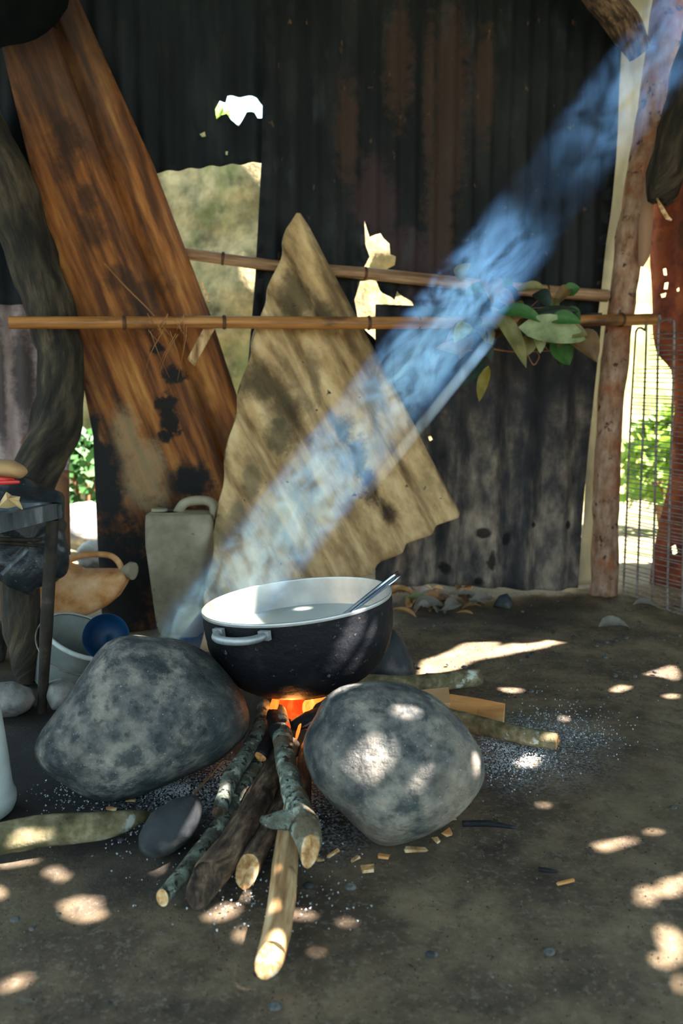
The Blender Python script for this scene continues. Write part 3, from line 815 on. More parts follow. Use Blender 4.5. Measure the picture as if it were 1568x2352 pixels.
bamboo('bamboo_pole', q2, [14, 14, 14.5, 14, 13.5, 13], m_bamboo, 'long round bamboo pole tied across the whole wall in front of the post',
       [(q2[1], q2[2], .1), (q2[2], q2[3], .04), (q2[2], q2[3], .99), (q2[3], q2[4], .3), (q2[4], q2[5], .72)])
q1 = [W(424, 582, .07), W(640, 611, .085), W(860, 630, .085), W(1150, 660, .095), W(1394, 680, .10)]
bamboo('bamboo_pole', q1, [13, 13, 14, 15, 14], m_bamboo_pale, 'upper split bamboo pole running behind the pointed cement sheet',
       [(q1[0], q1[1], .4), (q1[1], q1[2], .9), (q1[3], q1[4], .42)])
log('wall_post', [W(1386, 1372, .10), W(1390, 1200, .10), W(1397, 1000, .10), W(1415, 800, .10), W(1435, 640, .10), W(1463, 450, .10), W(1500, 250, .11), W(1545, -40, .12)],
    [31, 30, 30, 30, 31, 33, 36, 38], m_post, 'rough brown wooden post carrying the right side of the wall', 'post', n=18, rough=.14, ns=12)
log('hanging_log', [at(1640, -40, 3.0), at(1600, 140, 3.0), at(1562, 280, 3.02), at(1530, 400, 3.05), at(1518, 462, 3.06)], [50, 48, 46, 44, 30], m_greybark,
    'thick grey log hanging at the upper right edge beside the post', 'log', n=18, rough=.2, ns=10, cutmat=m_greybark, endrough=.6)
log('rafter', [W(1300, -110, .25), W(1420, 40, .2), W(1468, 120, .17)], [34, 36, 28], m_bark, 'dark brown rafter stub meeting the post at the top right', 'beam', n=14, rough=.15)
# strips of bark peeling off the post
def flake(name, pts, w, mat, label, cat, Yoff=0, group=None, parent=None, th=.002):
    pts = [Vector(p) for p in pts]; V, F = [], []
    n = len(pts)
    for i, p in enumerate(pts):
        d = (pts[min(i + 1, n - 1)] - pts[max(i - 1, 0)]).normalized()
        s = d.cross((CAM - p).normalized()).normalized()
        k = w * math.sin(PI * (i + .35) / (n - .3)) + w * .15
        nn = s.cross(d)
        V += [p - s * k, p + s * k, p + s * k - nn * th, p - s * k - nn * th]
    for i in range(n - 1):
        a = i * 4
        for j in range(4): F.append([a + j, a + (j + 1) % 4, a + 4 + (j + 1) % 4, a + 4 + j])
    F += [[0, 3, 2, 1], [4 * n - 4, 4 * n - 3, 4 * n - 2, 4 * n - 1]]
    o = obj(name, V, F, mat, parent, None, True); tag(o, label, cat, group); return o
flake('peeled_bark', [W(1500, 330, .22), W(1492, 420, .2), W(1482, 520, .2), W(1478, 590, .19), W(1472, 612, .19)], .022, m_post, 'strip of peeling bark hanging down beside the post', 'bark')
flake('bark_curl', [at(1508, 455, 3.0), at(1520, 480, 2.98), at(1532, 500, 2.97), at(1542, 506, 2.97)], .007, m_cut, 'thin pale curl of bark under the hanging log', 'bark')
# curved trunk at far left
trunk_pts = [at(-60, 250, 2.76), at(20, 430, 2.76), at(85, 620, 2.74), at(128, 760, 2.71), at(142, 880, 2.66), at(120, 1000, 2.56), at(78, 1095, 2.44), at(52, 1210, 2.32), at(46, 1340, 2.25), at(54, 1450, 2.2), at(60, 1530, 2.17), at(64, 1572, 2.15)]
log('curved_trunk', trunk_pts, [56, 58, 56, 54, 54, 56, 52, 46, 44, 42, 32, 14], m_greybark, 'curved grey-brown tree trunk standing behind the stool at left', 'trunk', n=22, sub=6, rough=.16, ns=9, cutmat=m_greybark)
# broken slat and twigs on the pole
def slat(name, a, b, w, t, mat, label, cat):
    a, b = Vector(a), Vector(b); d = (b - a).normalized(); s = d.cross(Vector((0, -1, 0))).normalized(); k = s.cross(d)
    V, F, U = box((a + b) / 2, d, s, k, (b - a).length / 2, w, t)
    V[4] = V[4] + d * w * .6; V[7] = V[7] - d * w * .5
    o = obj(name, V, F, mat, None, U, False); tag(o, label, cat); return o
slat('broken_slat', at(484, 748, 2.76), at(440, 830, 2.74), .016, .006, m_palewood, 'short broken pale slat hanging under the lower bamboo pole', 'slat')
slat('splinter', W(461, 645, .16), W(479, 694, .16), .004, .002, m_cut, 'bright wood splinter at the right edge of the slanted slab', 'splinter')
def twig(name, pts, r, label=None, parent=None, mat=None, cat='twig', group=None):
    (V, F, UV), A, B, xa, xb = tube(pts, [r] * (len(pts) - 1) + [r * .4], 6, 4)
    o = obj(name, V, F, mat or m_twig, parent, UV); tag(o, label, cat if label else None, group); return o
dg = thing('dry_grass', W(370, 740, .37), 'wisps of dry grass caught on the lower bamboo pole before the slab', 'grass')
rg = random.Random(5)
for k in range(22):
    x0, y0 = 370 + rg.uniform(-45, 60), 745 + rg.uniform(-25, 30)
    x1, y1 = x0 + rg.uniform(-50, 50), y0 + rg.uniform(30, 110)
    twig('straw', [W(x0, y0, .37), W((x0 + x1) / 2 + rg.uniform(-8, 8), (y0 + y1) / 2, .36), W(x1, y1, .28)], .0012, None, dg, m_bamboo)
twig('straw', [W(240, 605, .2), W(290, 660, .26), W(345, 715, .33), W(390, 770, .36)], .0022, None, dg, m_bamboo)

# ================================================================== LEAFY BRANCH OVER THE POLE
def leaf_mesh(base, tip, w, up, curl=.2, fold=.25, n=8):
    base, tip = Vector(base), Vector(tip)
    d = tip - base; L = d.length; d.normalize()
    s = d.cross(Vector(up)).normalized(); nn = s.cross(d)
    V, F, UV = [], [], []
    for i in range(n + 1):
        t = i / n
        wd = w * (math.sin(PI * t ** .8) ** .75 if 0 < t < 1 else 0) + w * .03
        c = base + d * (L * t) + nn * (curl * L * math.sin(PI * t) * .5)
        for j, q in enumerate((-1, -.5, 0, .5, 1)):
            V.append(c + s * (wd * q) + nn * (abs(q) * wd * fold)); UV.append((q * wd, t * L))
    for i in range(n):
        for j in range(4):
            a = i * 5 + j; F.append([a, a + 1, a + 6, a + 5])
    return V, F, UV
def LP(x, y, Y=2.86): return at(x, y, Y)
lb = thing('leafy_branch', W(1200, 740, .3), 'wilting cut branch of green and brown leaves hung over the bamboo pole', 'branch')
twig('stem', [LP(1062, 812, 2.9), LP(1110, 800), LP(1180, 808), LP(1262, 806)], .004, None, lb)
twig('stem', [LP(1200, 752), LP(1235, 778), LP(1262, 808)], .0045, None, lb)
twig('stem', [LP(1130, 670), LP(1128, 705), LP(1160, 740), LP(1200, 752)], .005, None, lb)
twig('stem', [LP(1210, 812), LP(1225, 838), LP(1238, 820), LP(1232, 808)], .0025, None, lb)
twig('stem', [LP(1215, 708), LP(1262, 702), LP(1290, 668)], .0018, None, lb)
twig('stem', [LP(1215, 708), LP(1245, 680), LP(1252, 662)], .0016, None, lb)
leaves = [  # base, tip, half width px, material, curl
    (1128, 705, 1208, 845, 20, 1, .12, 2.80), (1140, 718, 1250, 742, 19, 0, .2, 2.78), (1190, 752, 1345, 780, 32, 5, .2, 2.76), (1262, 735, 1335, 742, 17, 0, .2, 2.74),
    (1235, 752, 1350, 770, 26, 1, .15, 2.79), (1300, 778, 1370, 832, 34, 2, .12, 2.82), (1262, 790, 1308, 838, 30, 0, .15, 2.84), (1150, 705, 1060, 690, 16, 3, .2, 2.84),
    (1110, 640, 1132, 700, 26, 2, .2, 2.83), (1140, 680, 1182, 706, 16, 2, .3, 2.80), (1085, 700, 1105, 645, 24, 0, .1, 2.86), (1078, 745, 1042, 788, 18, 5, .2, 2.80),
    (1060, 812, 1000, 800, 16, 2, .3, 2.82), (1110, 760, 1050, 745, 18, 3, .2, 2.84), (1092, 812, 1064, 888, 26, 3, .1, 2.82), (1122, 840, 1100, 922, 13, 4, .15, 2.80),
    (1108, 790, 1128, 830, 14, 3, .2, 2.81), (1215, 770, 1205, 820, 18, 1, .2, 2.85), (1232, 772, 1240, 812, 14, 5, .2, 2.85), (1160, 760, 1190, 800, 18, 3, .2, 2.87),
    (1180, 700, 1110, 672, 15, 2, .2, 2.80), (1050, 640, 1080, 605, 16, 1, .2, 2.85), (1132, 632, 1112, 650, 14, 3, .3, 2.82), (1250, 780, 1290, 850, 20, 3, .2, 2.90), (1200, 735, 1330, 715, 14, 3, .2, 2.80)]
rq_ = random.Random(21)
for k in range(26):
    x0, y0 = rq_.uniform(1050, 1320), rq_.uniform(655, 800)
    a_ = rq_.uniform(-.6, 1.9)
    ln = rq_.uniform(35, 80)
    leaves.append((x0, y0, x0 + ln * math.cos(a_) * rq_.choice((1, 1, -1)), y0 + ln * math.sin(a_), rq_.uniform(9, 20), rq_.choice((3, 3, 2, 1, 3, 2, 0)), rq_.uniform(.1, .4), rq_.uniform(2.82, 2.92)))
for k, (x0, y0, x1, y1, w, mi, cu, Y) in enumerate(leaves):
    r = random.Random(k)
    a, b = LP(x0, y0, Y), LP(x1, y1, Y - .02 + r.uniform(-.03, .03))
    V, F, U = leaf_mesh(a, b, m_px(w, a), Vector((r.uniform(-.3, .3), -1, r.uniform(.1, .6))), cu * 1.6, r.uniform(.3, .9))
    obj('leaf', V, F, m_leaf[mi], lb, U)

# ================================================================== RIGHT EDGE: rusty sheet and old coil grille
pr = Plane(at(1500, 1380, 3.5), at(1600, 1380, 3.3), at(1500, 500, 3.5))
tag(add_sheet('rusty_sheet', None, pr, [(1488, 330), (2300, 60), (2300, 1640), (1900, 1495), (1490, 1378), (1503, 1290), (1512, 1220), (1528, 1120), (1543, 1000), (1550, 940), (1538, 850), (1512, 812), (1496, 760), (1490, 640)], m_rust,
    [[(1524, 618), (1529, 616), (1530, 632), (1525, 632)], [(1526, 650), (1532, 648), (1530, 664), (1524, 664)], [(1552, 664), (1562, 660), (1562, 668), (1554, 670)], [(1518, 676), (1528, 672), (1526, 682), (1520, 684)], [(1545, 1255), (1556, 1250), (1560, 1268), (1550, 1275)]],
    pitch=.12, amp=.01, dent=.01, seed=12), 'red-brown rusty sheet at the right edge behind the wire coil', 'sheet')
def CY_(px): return 3.33 - (px - 1430) / 138 * .45
def cp(x, y): return at(x, y, CY_(x))
coil = thing('condenser_coil', cp(1500, 1400), 'old wire and tube cooling coil standing against the post at right', 'coil')
tp = [(1454, 800), (1446, 1000), (1438, 1200), (1432, 1348)]
rows = [[(1458, 790), (1446, 1000), (1438, 1200), (1431, 1358)], [(1484, 760), (1476, 1000), (1468, 1200), (1463, 1362)], [(1512, 745), (1507, 1000), (1502, 1200), (1497, 1368)],
        [(1548, 765), (1542, 1000), (1536, 1200), (1532, 1385)], [(1578, 765), (1574, 1000), (1570, 1200), (1566, 1390)], [(1612, 780), (1608, 1000), (1604, 1200), (1601, 1396)]]
ser = []
for k, r_ in enumerate(rows):
    seq = r_[::-1] if k % 2 == 0 else r_
    ser += [cp(x, y) for x, y in seq]
    if k < len(rows) - 1:
        e, f2 = seq[-1], (rows[k + 1][::-1] if (k + 1) % 2 == 0 else rows[k + 1])[0]
        dy = -22 if k % 2 == 0 else 20
        ser += [cp(e[0] * .85 + f2[0] * .15, (e[1] + f2[1]) / 2 + dy * .75), cp((e[0] + f2[0]) / 2, (e[1] + f2[1]) / 2 + dy), cp(e[0] * .15 + f2[0] * .85, (e[1] + f2[1]) / 2 + dy * .75)]
(V, F, UV), A, B, _, _ = tube(ser, .0045, 8, 6)
obj('serpentine_tube', V, F, m_wire, coil, UV)
rw = random.Random(3)
y = 770.0; k = 0
while y < 1372:
    f = (y - 770) / 600
    yl = y + rw.uniform(-2, 2); yr = y + (-14 + 62 * f) + rw.uniform(-2, 2)
    xl = 1462 - 44 * f + rw.uniform(-4, 4) + (30 if f < .12 else 0)
    pa, pb_ = cp(xl, yl) + Vector((0, -.007, 0)), cp(1625, yr + 8) + Vector((0, -.007, 0))
    mid = pa.lerp(pb_, .5) + Vector((0, rw.uniform(-.004, .004), rw.uniform(-.004, .004)))
    (V, F, UV), A, B, _, _ = tube([pa, mid, pb_], .0021, 5, 3)
    obj('wire', V, F, m_wire, coil, UV)
    y += rw.choice((7.5, 8.5, 9, 9, 10, 15)); k += 1

# ================================================================== HEARTH STONES
def rock(name, poly, depth, mat, label, **kw):
    V, F, _ = inflate(poly, depth, **kw)
    return tag(obj(name, V, F, mat), label, 'stone')
for V, F, lab in BIG: tag(obj('hearth_stone', V, F, m_rock), lab, 'stone')
rock('hearth_stone', [(868, 1448), (902, 1444), (926, 1474), (944, 1508), (950, 1545), (930, 1572), (850, 1575), (800, 1560), (800, 1480)], .09, m_rock_dark,
     'dark stone behind the pot propping its far side', seed=3, rough=.03, e=.6)
rock('small_stone', [(320, 1958), (316, 1920), (345, 1868), (400, 1834), (452, 1822), (467, 1848), (462, 1890), (440, 1927), (400, 1957), (358, 1974)], .06, m_rock_dark,
     'small smooth dark stone in front of the large left boulder', seed=4, rough=.015)
rock('field_stone', [(-40, 1575), (30, 1564), (75, 1580), (88, 1605), (70, 1630), (35, 1646), (-40, 1650)], .08, m_rock_pale, 'pale greenish stone at the left edge under the stool', seed=5, rough=.03)
rock('field_stone', [(102, 1600), (108, 1568), (140, 1558), (170, 1570), (180, 1600), (160, 1628), (120, 1632)], .06, m_rock_pale, 'rounded pale stone between the stool leg and the boulder', seed=6, rough=.03)
rock('field_stone', [(1130, 1395), (1145, 1368), (1165, 1362), (1180, 1385), (1170, 1400)], .03, m_rock_dark, 'fist-sized dark stone at the foot of the cement wall sheet', seed=7, rough=.04)
rock('field_stone', [(-60, 1430), (10, 1424), (20, 1470), (10, 1520), (-60, 1530)], .07, m_rock_dark, 'dark stone in the shade below the stool at the left edge', seed=21, rough=.03)

# ================================================================== POT
PC = at(682, 1377, 1.72)
PR = m_px(218, PC)
pot = thing('cooking_pot', PC, 'big soot-black aluminium cooking pot standing on the stones over the fire', 'pot', rot=(0, math.radians(-5.9), 0))
H = .205
def potr(t, k): return PR * k * max(1 - t ** 3.1, 0) ** .43
outer = [(max(potr(1 - j / 14, .995), .001), -H * (1 - j / 14)) for j in range(15)]
outer[0] = (.001, -H)
outer.insert(1, (.06, -H + .0008))
def smoothprof(P, k=4):
    o = []
    for i in range(len(P) - 1):
        p0, p1, p2, p3 = P[max(i - 1, 0)], P[i], P[i + 1], P[min(i + 2, len(P) - 1)]
        for j in range(k):
            t = j / k
            o.append(tuple(.5 * (2 * p1[a] + (p2[a] - p0[a]) * t + (2 * p0[a] - 5 * p1[a] + 4 * p2[a] - p3[a]) * t * t + (3 * p1[a] - p0[a] - 3 * p2[a] + p3[a]) * t ** 3) for a in (0, 1)))
    return o + [P[-1]]
V, F, UV = lathe(smoothprof(outer), 96)
V = [v + Vector((v.x, v.y, 0)).normalized() * .0012 * fb(v, 60, 1, 3) if v.z < -.01 else v for v in V]
obj('body', V, F, m_soot, pot, UV, local=True)
inner = [(max(potr(j / 14, .985), .001), .0005 - (H - .012) * j / 14) for j in range(14)] + [(.06, -H + .013), (.001, -H + .0125)]
V, F, UV = lathe(smoothprof(inner), 96)
tag(obj('lining', V, [f[::-1] for f in F], m_alu, pot, UV, local=True), 'bright bare aluminium inside of the pot')
V, F, UV = lathe([(PR * .985, .0005), (PR * .986, .003), (PR * .992, .0042), (PR * .999, .003), (PR * 1.0, 0), (PR * .996, -.004)], 96)
tag(obj('rim', V, F, m_alu, pot, UV, local=True), 'worn bright rim')
V, F, UV = lathe([(potr(.062 / (H - .012), .985), -.062), (.1, -.062), (.001, -.062)], 64)
tag(obj('broth', V, F, m_liquid, pot, UV, local=True), 'pale cloudy broth')
for ang in (math.radians(241), math.radians(61)):
    d = Vector((math.cos(ang), math.sin(ang), 0)); s = Vector((-math.sin(ang), math.cos(ang), 0))
    hp = []
    for k in range(9):
        a = PI * k / 8
        hp.append(d * (PR * .99 + .040 * math.sin(a) ** .7) + s * (.056 * math.cos(a)) + Vector((0, 0, -.016 - .004 * math.sin(a))))
    (V, F, UV), A, B, _, _ = tube(hp, .0082, 12, 5)
    obj('handle', V, F, m_alu_dull, pot, UV, local=True)
    for e in (hp[0], hp[-1]):
        Vb, Fb, Ub = box(e + d * .004, d, s, (0, 0, 1), .005, .012, .009)
        obj('handle_lug', Vb, Fb, m_alu_dull, pot, Ub, False, local=True)
# ladle
a, b = at(806, 1402, 1.70), at(917, 1316, 1.80)
dv = (b - a).normalized()
lad = thing('ladle', a - dv * .12, 'steel ladle with its handle sticking out of the pot', 'ladle')
sd = dv.cross((CAM - a).normalized()).normalized(); nn = sd.cross(dv)
pp = []
V, F = [], []
L = (b - a).length
for i in range(13):
    t = i / 12
    c = a - dv * .10 + dv * ((L + .10) * t); w = .0055 + .0035 * t
    if i == 12: w *= .7
    for (x, z) in ((-1, .0015), (-.5, -.0012), (0, -.002), (.5, -.0012), (1, .0015), (.5, -.0035), (0, -.0045), (-.5, -.0035)):
        V.append(c + sd * (w * x) + nn * z)
for i in range(12):
    for j in range(8): F.append([i * 8 + j, i * 8 + (j + 1) % 8, i * 8 + 8 + (j + 1) % 8, i * 8 + 8 + j])
F += [[*range(8)][::-1], [*range(96, 104)]]
obj('handle', V, F, m_steel, lad)
bc = a - dv * .125
V, F, UV = lathe(smoothprof([(.001, -.02), (.018, -.017), (.03, -.006), (.034, .004), (.032, .004), (.028, -.004), (.016, -.014), (.001, -.017)]), 24)
obj('bowl', [v + bc for v in V], F, m_steel, lad, UV)

# ================================================================== FIREWOOD
def S(x, y, z): return gr(x, y, z)
WG = 'sticks feeding the fire'
log('firewood_stick', [S(606, 1618, .115), S(598, 1670, .10), S(566, 1730, .085), S(528, 1790, .07), S(503, 1868, .055)], [15, 19, 20, 20, 17], m_lichen, 'lichen-covered stick with a knotty end, leftmost of those entering the fire', 'firewood', WG, rough=.14, ns=28, seed=1, cutmat=m_bark)
log('firewood_stick', [S(628, 1690, .075), S(600, 1745, .06), S(560, 1815, .045), S(505, 1900, .035), S(440, 1980, .026), S(372, 2062, .018)], [16, 19, 22, 22, 20, 18], m_lichen, 'longest mossy thin stick reaching out to the lower left', 'firewood', WG, rough=.14, ns=24, seed=2, slant=((.5, .5, -.6), .5))
log('firewood_log', [S(660, 1715, .07), S(628, 1780, .055), S(590, 1850, .045), S(540, 1935, .04), S(500, 1985, .037), S(470, 2026, .034)], [32, 34, 36, 37, 40, 34], m_bark, 'thick dark brown log with a split flat end among the firewood', 'firewood', WG, n=18, rough=.16, ns=14, seed=3, cutmat=m_bark, slant=((-.2, .5, -1), 1.5))
log('firewood_stick', [S(672, 1800, .04), S(640, 1860, .038), S(605, 1925, .036), S(566, 1998, .034)], [20, 24, 27, 27], m_bark, 'short brown stick with a pale chewed cut end in the middle', 'firewood', WG, rough=.12, ns=20, seed=4, endrough=.4, slant=((0, -.2, -1), 1.3))
ys = log('forked_stick', [S(638, 1636, .12), S(648, 1690, .11), S(658, 1760, .10), S(676, 1830, .09), S(700, 1900, .08), S(712, 1950, .07)], [20, 23, 24, 27, 36, 26], m_lichen, 'grey lichen-covered forked stick with a hacked pale end, on top of the firewood', 'firewood', n=18, rough=.12, ns=26, seed=5, endrough=.3, slant=((-.8, 0, -.8), 1.3))
stub = log('stub', [S(682, 1885, .085), S(650, 1884, .085), S(622, 1886, .085), S(600, 1882, .085)], [24, 22, 17, 8], m_lichen, parent=None, n=14, rough=.1, ns=26, seed=6)
for ch in [stub]:
    ch.location -= ys.location; ch.parent = ys
log('firewood_stick', [S(688, 1760, .05), S(668, 1880, .035), S(657, 1960, .028), S(648, 2060, .024), S(636, 2140, .024), S(620, 2202, .026)], [24, 28, 29, 31, 33, 32], m_palewood, 'pale barkless stick reaching furthest towards the viewer', 'firewood', WG, n=18, rough=.07, ns=16, seed=7, endrough=.12, slant=((-.6, 0, -.8), .9))
log('firewood_stick', [S(716, 1690, .07), S(698, 1750, .06), S(694, 1820, .05), S(700, 1880, .04)], [14, 19, 20, 18], m_bark, 'dim brown stick between the forked stick and the round boulder', 'firewood', WG, seed=8)
log('charred_stick', [S(640, 1660, .09), S(606, 1724, .088), S(598, 1738, .085)], [16, 15, 14], m_char, 'charred stub with a glowing brown end left of the forked stick', 'firewood', seed=9, cutmat=m_split, endrough=.5)
log('charred_log', [S(670, 1668, .11), S(705, 1655, .115), S(760, 1640, .12)], [10, 20, 24], m_char, 'black charred log lying across the fire', 'firewood', seed=10, cutmat=m_char)
log('charred_log', [S(628, 1640, .125), S(632, 1660, .12), S(642, 1690, .112)], [16, 19, 20], m_char, 'charred black tip above the forked stick', 'firewood', seed=13, cutmat=m_char)
log('firewood_log', [S(800, 1562, .06), S(900, 1570, .05), S(1000, 1566, .043), S(1060, 1560, .04), S(1098, 1556, .038)], [18, 19, 20, 21, 20], m_mossy, 'mossy green log behind the round boulder with a cut end', 'firewood', rough=.1, seed=11)
log('firewood_log', [S(1000, 1640, .035), S(1100, 1666, .032), S(1200, 1690, .03), S(1278, 1702, .03)], [21, 21, 20, 19], m_mossy, 'mossy log with a splintered red end right of the round boulder', 'firewood', rough=.1, seed=12, cutmat=m_split, endrough=.6)
log('long_branch', [S(-60, 1940, .03), S(40, 1918, .03), S(140, 1905, .028), S(230, 1898, .026), S(290, 1885, .024), S(338, 1871, .02)], [34, 36, 35, 32, 24, 9], m_mossy, 'yellow-green lichened branch lying on the ground at the left edge', 'branch', n=16, rough=.07, seed=14)
def billet(name, pts_top, th, mat, label):
    P = [gr(x, y, z) for x, y, z in pts_top]; n = len(P)
    V = [Vector(p) for p in P] + [Vector((p.x, p.y + .006, max(p.z - th, -.005))) for p in P]
    F = [[*range(n)][::-1], [*range(n, 2 * n)]] + [[i, (i + 1) % n, n + (i + 1) % n, n + i] for i in range(n)]
    o = obj(name, V, F, mat, None, None, False); tag(o, label, 'firewood'); return o
billet('split_billet', [(930, 1588, .075), (1030, 1578, .075), (1034, 1614, .06), (960, 1616, .06)], .05, m_palewood, 'pale square-cut billet of wood behind the round boulder')
billet('split_billet', [(1000, 1602, .06), (1036, 1594, .06), (1100, 1604, .055), (1160, 1616, .05), (1156, 1634, .04), (1095, 1628, .04), (1000, 1622, .05)], .045, m_split, 'freshly split orange billet of wood right of the pale billet')

# ================================================================== FIRE
fire = thing('fire', gr(665, 1690, 0), 'small orange fire burning under the pot', 'fire')
m_fl1 = emit('flame_deep', [(0.3, (1.0, .045, .006)), (0.55, (1.0, .10, .012)), (0.75, (1.0, .28, .04))], 26, 1.1, (1, 1, .5))
m_fl2 = emit('flame_bright', [(0.3, (1.0, .09, .01)), (0.6, (1.0, .24, .03)), (0.8, (1.0, .5, .10))], 30, 2.2, (1, 1, .4))
m_ember = emit('ember', [(0.42, (.02, .004, .002)), (0.55, (.5, .02, .004)), (0.7, (1.0, .10, .01))], 70, .9)
def flame(path, rpx, mat, Y):
    P = [at(x, y, Y + i * .004) for i, (x, y) in enumerate(path)]
    R = [m_px(r, p) for r, p in zip(rpx, P)]
    (V, F, UV), A, B, _, _ = tube(P, R, 10, 5, .25, 30, len(path))
    for v in V:                                # flames lick along the pot's bottom, not through it
        for _ in range(60):
            q = v - PC
            if -H < q.z < 0 and (q.x ** 2 + q.y ** 2) ** .5 < potr(-q.z / H, 1.0) + .002: v.z -= .002
            else: break
    obj('flame', V, F, mat, fire, UV)
flame([(616, 1668), (622, 1645), (630, 1620), (634, 1600), (636, 1590)], [2, 7, 9, 7, 3], m_fl2, 1.60)
flame([(700, 1640), (706, 1622), (716, 1610), (734, 1604), (748, 1598)], [3, 12, 11, 7, 2], m_fl2, 1.61)
flame([(668, 1650), (672, 1630), (662, 1612), (655, 1600), (650, 1590)], [12, 26, 26, 22, 10], m_fl1, 1.68)
flame([(690, 1640), (690, 1625), (686, 1610), (680, 1595)], [10, 16, 14, 6], m_fl1, 1.66)
flame([(680, 1698), (684, 1682), (688, 1668), (691, 1662)], [2, 5, 4, 1], m_fl2, 1.52)
flame([(664, 1680), (662, 1668), (658, 1658)], [2, 4, 2], m_fl1, 1.54)
re_ = random.Random(4)
for k in range(14):
    c = gr(655 + re_.uniform(-40, 60), 1690 + re_.uniform(-45, 10), .02 + re_.uniform(0, .05)); c.y += .06
    V, F = [], []
    sz = re_.uniform(.010, .02)
    for i in range(6):
        for j in range(8):
            ph = PI * i / 5 - PI / 2; th = 2 * PI * j / 8
            d = Vector((math.cos(ph) * math.cos(th), math.cos(ph) * math.sin(th), math.sin(ph) * .7))
            V.append(c + d * sz * (1 + .3 * nz(d * 2 + c * 30, 1.5)))
    for i in range(5):
        for j in range(8): F.append([i * 8 + j, i * 8 + (j + 1) % 8, i * 8 + 8 + (j + 1) % 8, i * 8 + 8 + j])
    obj('ember', V, F, m_ember if k % 3 else m_char, fire)
fl = bpy.data.lights.new('fire_glow', 'POINT'); fl.energy = 2.2; fl.color = (1, .35, .08); fl.shadow_soft_size = .04
flo = bpy.data.objects.new('fire_glow', fl); COL.objects.link(flo)
flo.location = Vector(at(665, 1640, 1.64)) - fire.location; flo.parent = fire

# ================================================================== LEFT CORNER: stool, jugs, buckets
corner = at(142, 1172, 1.94); left = at(-60, 1215, 1.60)
ed = (left - corner); ed.z = 0; eL = ed.length; ed.normalize()
back = Vector((-ed.y, ed.x, 0));
if back.y < 0: back = -back
st = thing('metal_stool', Vector((corner.x, corner.y, 0)), 'old metal-edged stool with thin iron legs at the left edge', 'stool')
up = Vector((0, 0, 1))
V, F, UV = box(corner + ed * (eL / 2) + back * .012, ed, back, up, eL / 2, .012, .019); obj('edge_rail', V, F, m_metal_old, st, UV, False)
V, F, UV = box(corner + back * .16 + ed * .012, back, ed, up, .16, .012, .019); obj('edge_rail', V, F, m_metal_old, st, UV, False)
V, F, UV = box(corner + ed * (eL / 2) + back * .17 - up * .008, ed, back, up, eL / 2 - .02, .15, .006); obj('seat', V, F, m_metal_old, st, UV, False)
lf = gr(96, 1636); top = corner + ed * .025 + back * .012 - up * .02
(V, F, UV), *_ = tube([top, top.lerp(lf, .55), lf.lerp(top, .3), lf], [.015, .016, .014, .012], 10, 3); obj('leg', V, F, m_iron, st, UV)
for (o1, o2) in ((back * .29, back * .27), (ed * (eL - .05), ed * (eL - .05)), (ed * (eL - .05) + back * .29, ed * (eL - .05) + back * .27)):
    (V, F, UV), *_ = tube([top + o1, lf + o2], [.013, .012], 10, 1); obj('leg', V, F, m_iron, st, UV)
(V, F, UV), *_ = tube([at(-60, 1236, 1.66), at(30, 1240, 1.78), at(92, 1240, 1.9)], .005, 8, 3); obj('stretcher', V, F, m_iron, st, UV)
(V, F, UV), *_ = tube([at(-60, 1244, 1.66), at(30, 1249, 1.78), at(86, 1254, 1.9)], .004, 8, 3); obj('stretcher', V, F, m_iron, st, UV)
(V, F, UV), *_ = tube([at(64, 1262, 1.88), at(4, 1320, 1.84)], .0055, 8, 1); obj('brace', V, F, m_metal_old, st, UV)
def blob(name, poly, depth, Y, mat, label, cat, **kw):
    V, F, _ = inflate(poly, depth, Y=Y, zmin=-1, **kw); return tag(obj(name, V, F, mat), label, cat)
bagV, bagF, _ = inflate([(-60, 1130), (0, 1112), (60, 1100), (105, 1112), (138, 1140), (154, 1200), (156, 1260), (146, 1310), (120, 1338), (96, 1340), (62, 1372), (30, 1345), (5, 1330), (-60, 1330)], .09, Y=2.06, zmin=-1, rough=.10, ns=11, seed=9, smoothk=1, e=.5)
tag(obj('black_bag', bagV, bagF, m_black), 'crumpled black plastic bag draped over the stool', 'bag')
blob('flat_stone', [(-60, 1060), (0, 1054), (30, 1056), (56, 1070), (67, 1084), (50, 1100), (10, 1098), (-60, 1096)], .07, 1.86, m_palewood, 'flat tan stone lying on top of the stool', 'stone', rough=.02)
def tongs():
    o = thing('red_tongs', at(0, 1106, 1.83), 'pair of red plastic handles lying on the stool', 'tongs')
    for k, (y0, x1, y1) in enumerate(((1100, 34, 1102), (1107, 46, 1107))):
        (V, F, UV), *_ = tube([at(-60, y0, 1.75), at(0, y0 + 1, 1.80), at(x1 - 8, y1, 1.83), at(x1, y1 + 1, 1.835)], [.006, .006, .005, .002], 10, 4); obj('handle', V, F, m_red, o, UV)
tongs()
pc = at(24, 1148, 1.80)
V, F = [], []
rp_ = random.Random(8)
ring = [(-4, 1166), (2, 1150), (14, 1130), (25, 1138), (45, 1141), (43, 1150), (46, 1158), (52, 1172), (38, 1163), (16, 1168)]
for s_ in (0, 1):
    for (x, y_) in ring: V.append(at(x, y_, 1.80 + rp_.uniform(-.012, .012)) + Vector((0, .004 * s_, 0)))
    V.append(pc + Vector((0, -.018 + .004 * s_, .004)))
n = len(ring) + 1
for i in range(n - 1):
    F.append([i, (i + 1) % (n - 1), n - 1]); F.append([n + (i + 1) % (n - 1), n + i, 2 * n - 1]); F.append([(i + 1) % (n - 1), i, n + i, n + (i + 1) % (n - 1)])
tag(obj('crumpled_wrapper', V, F, m_paper, None, None, False), 'crumpled tan paper wrapper on the stool top', 'wrapper')

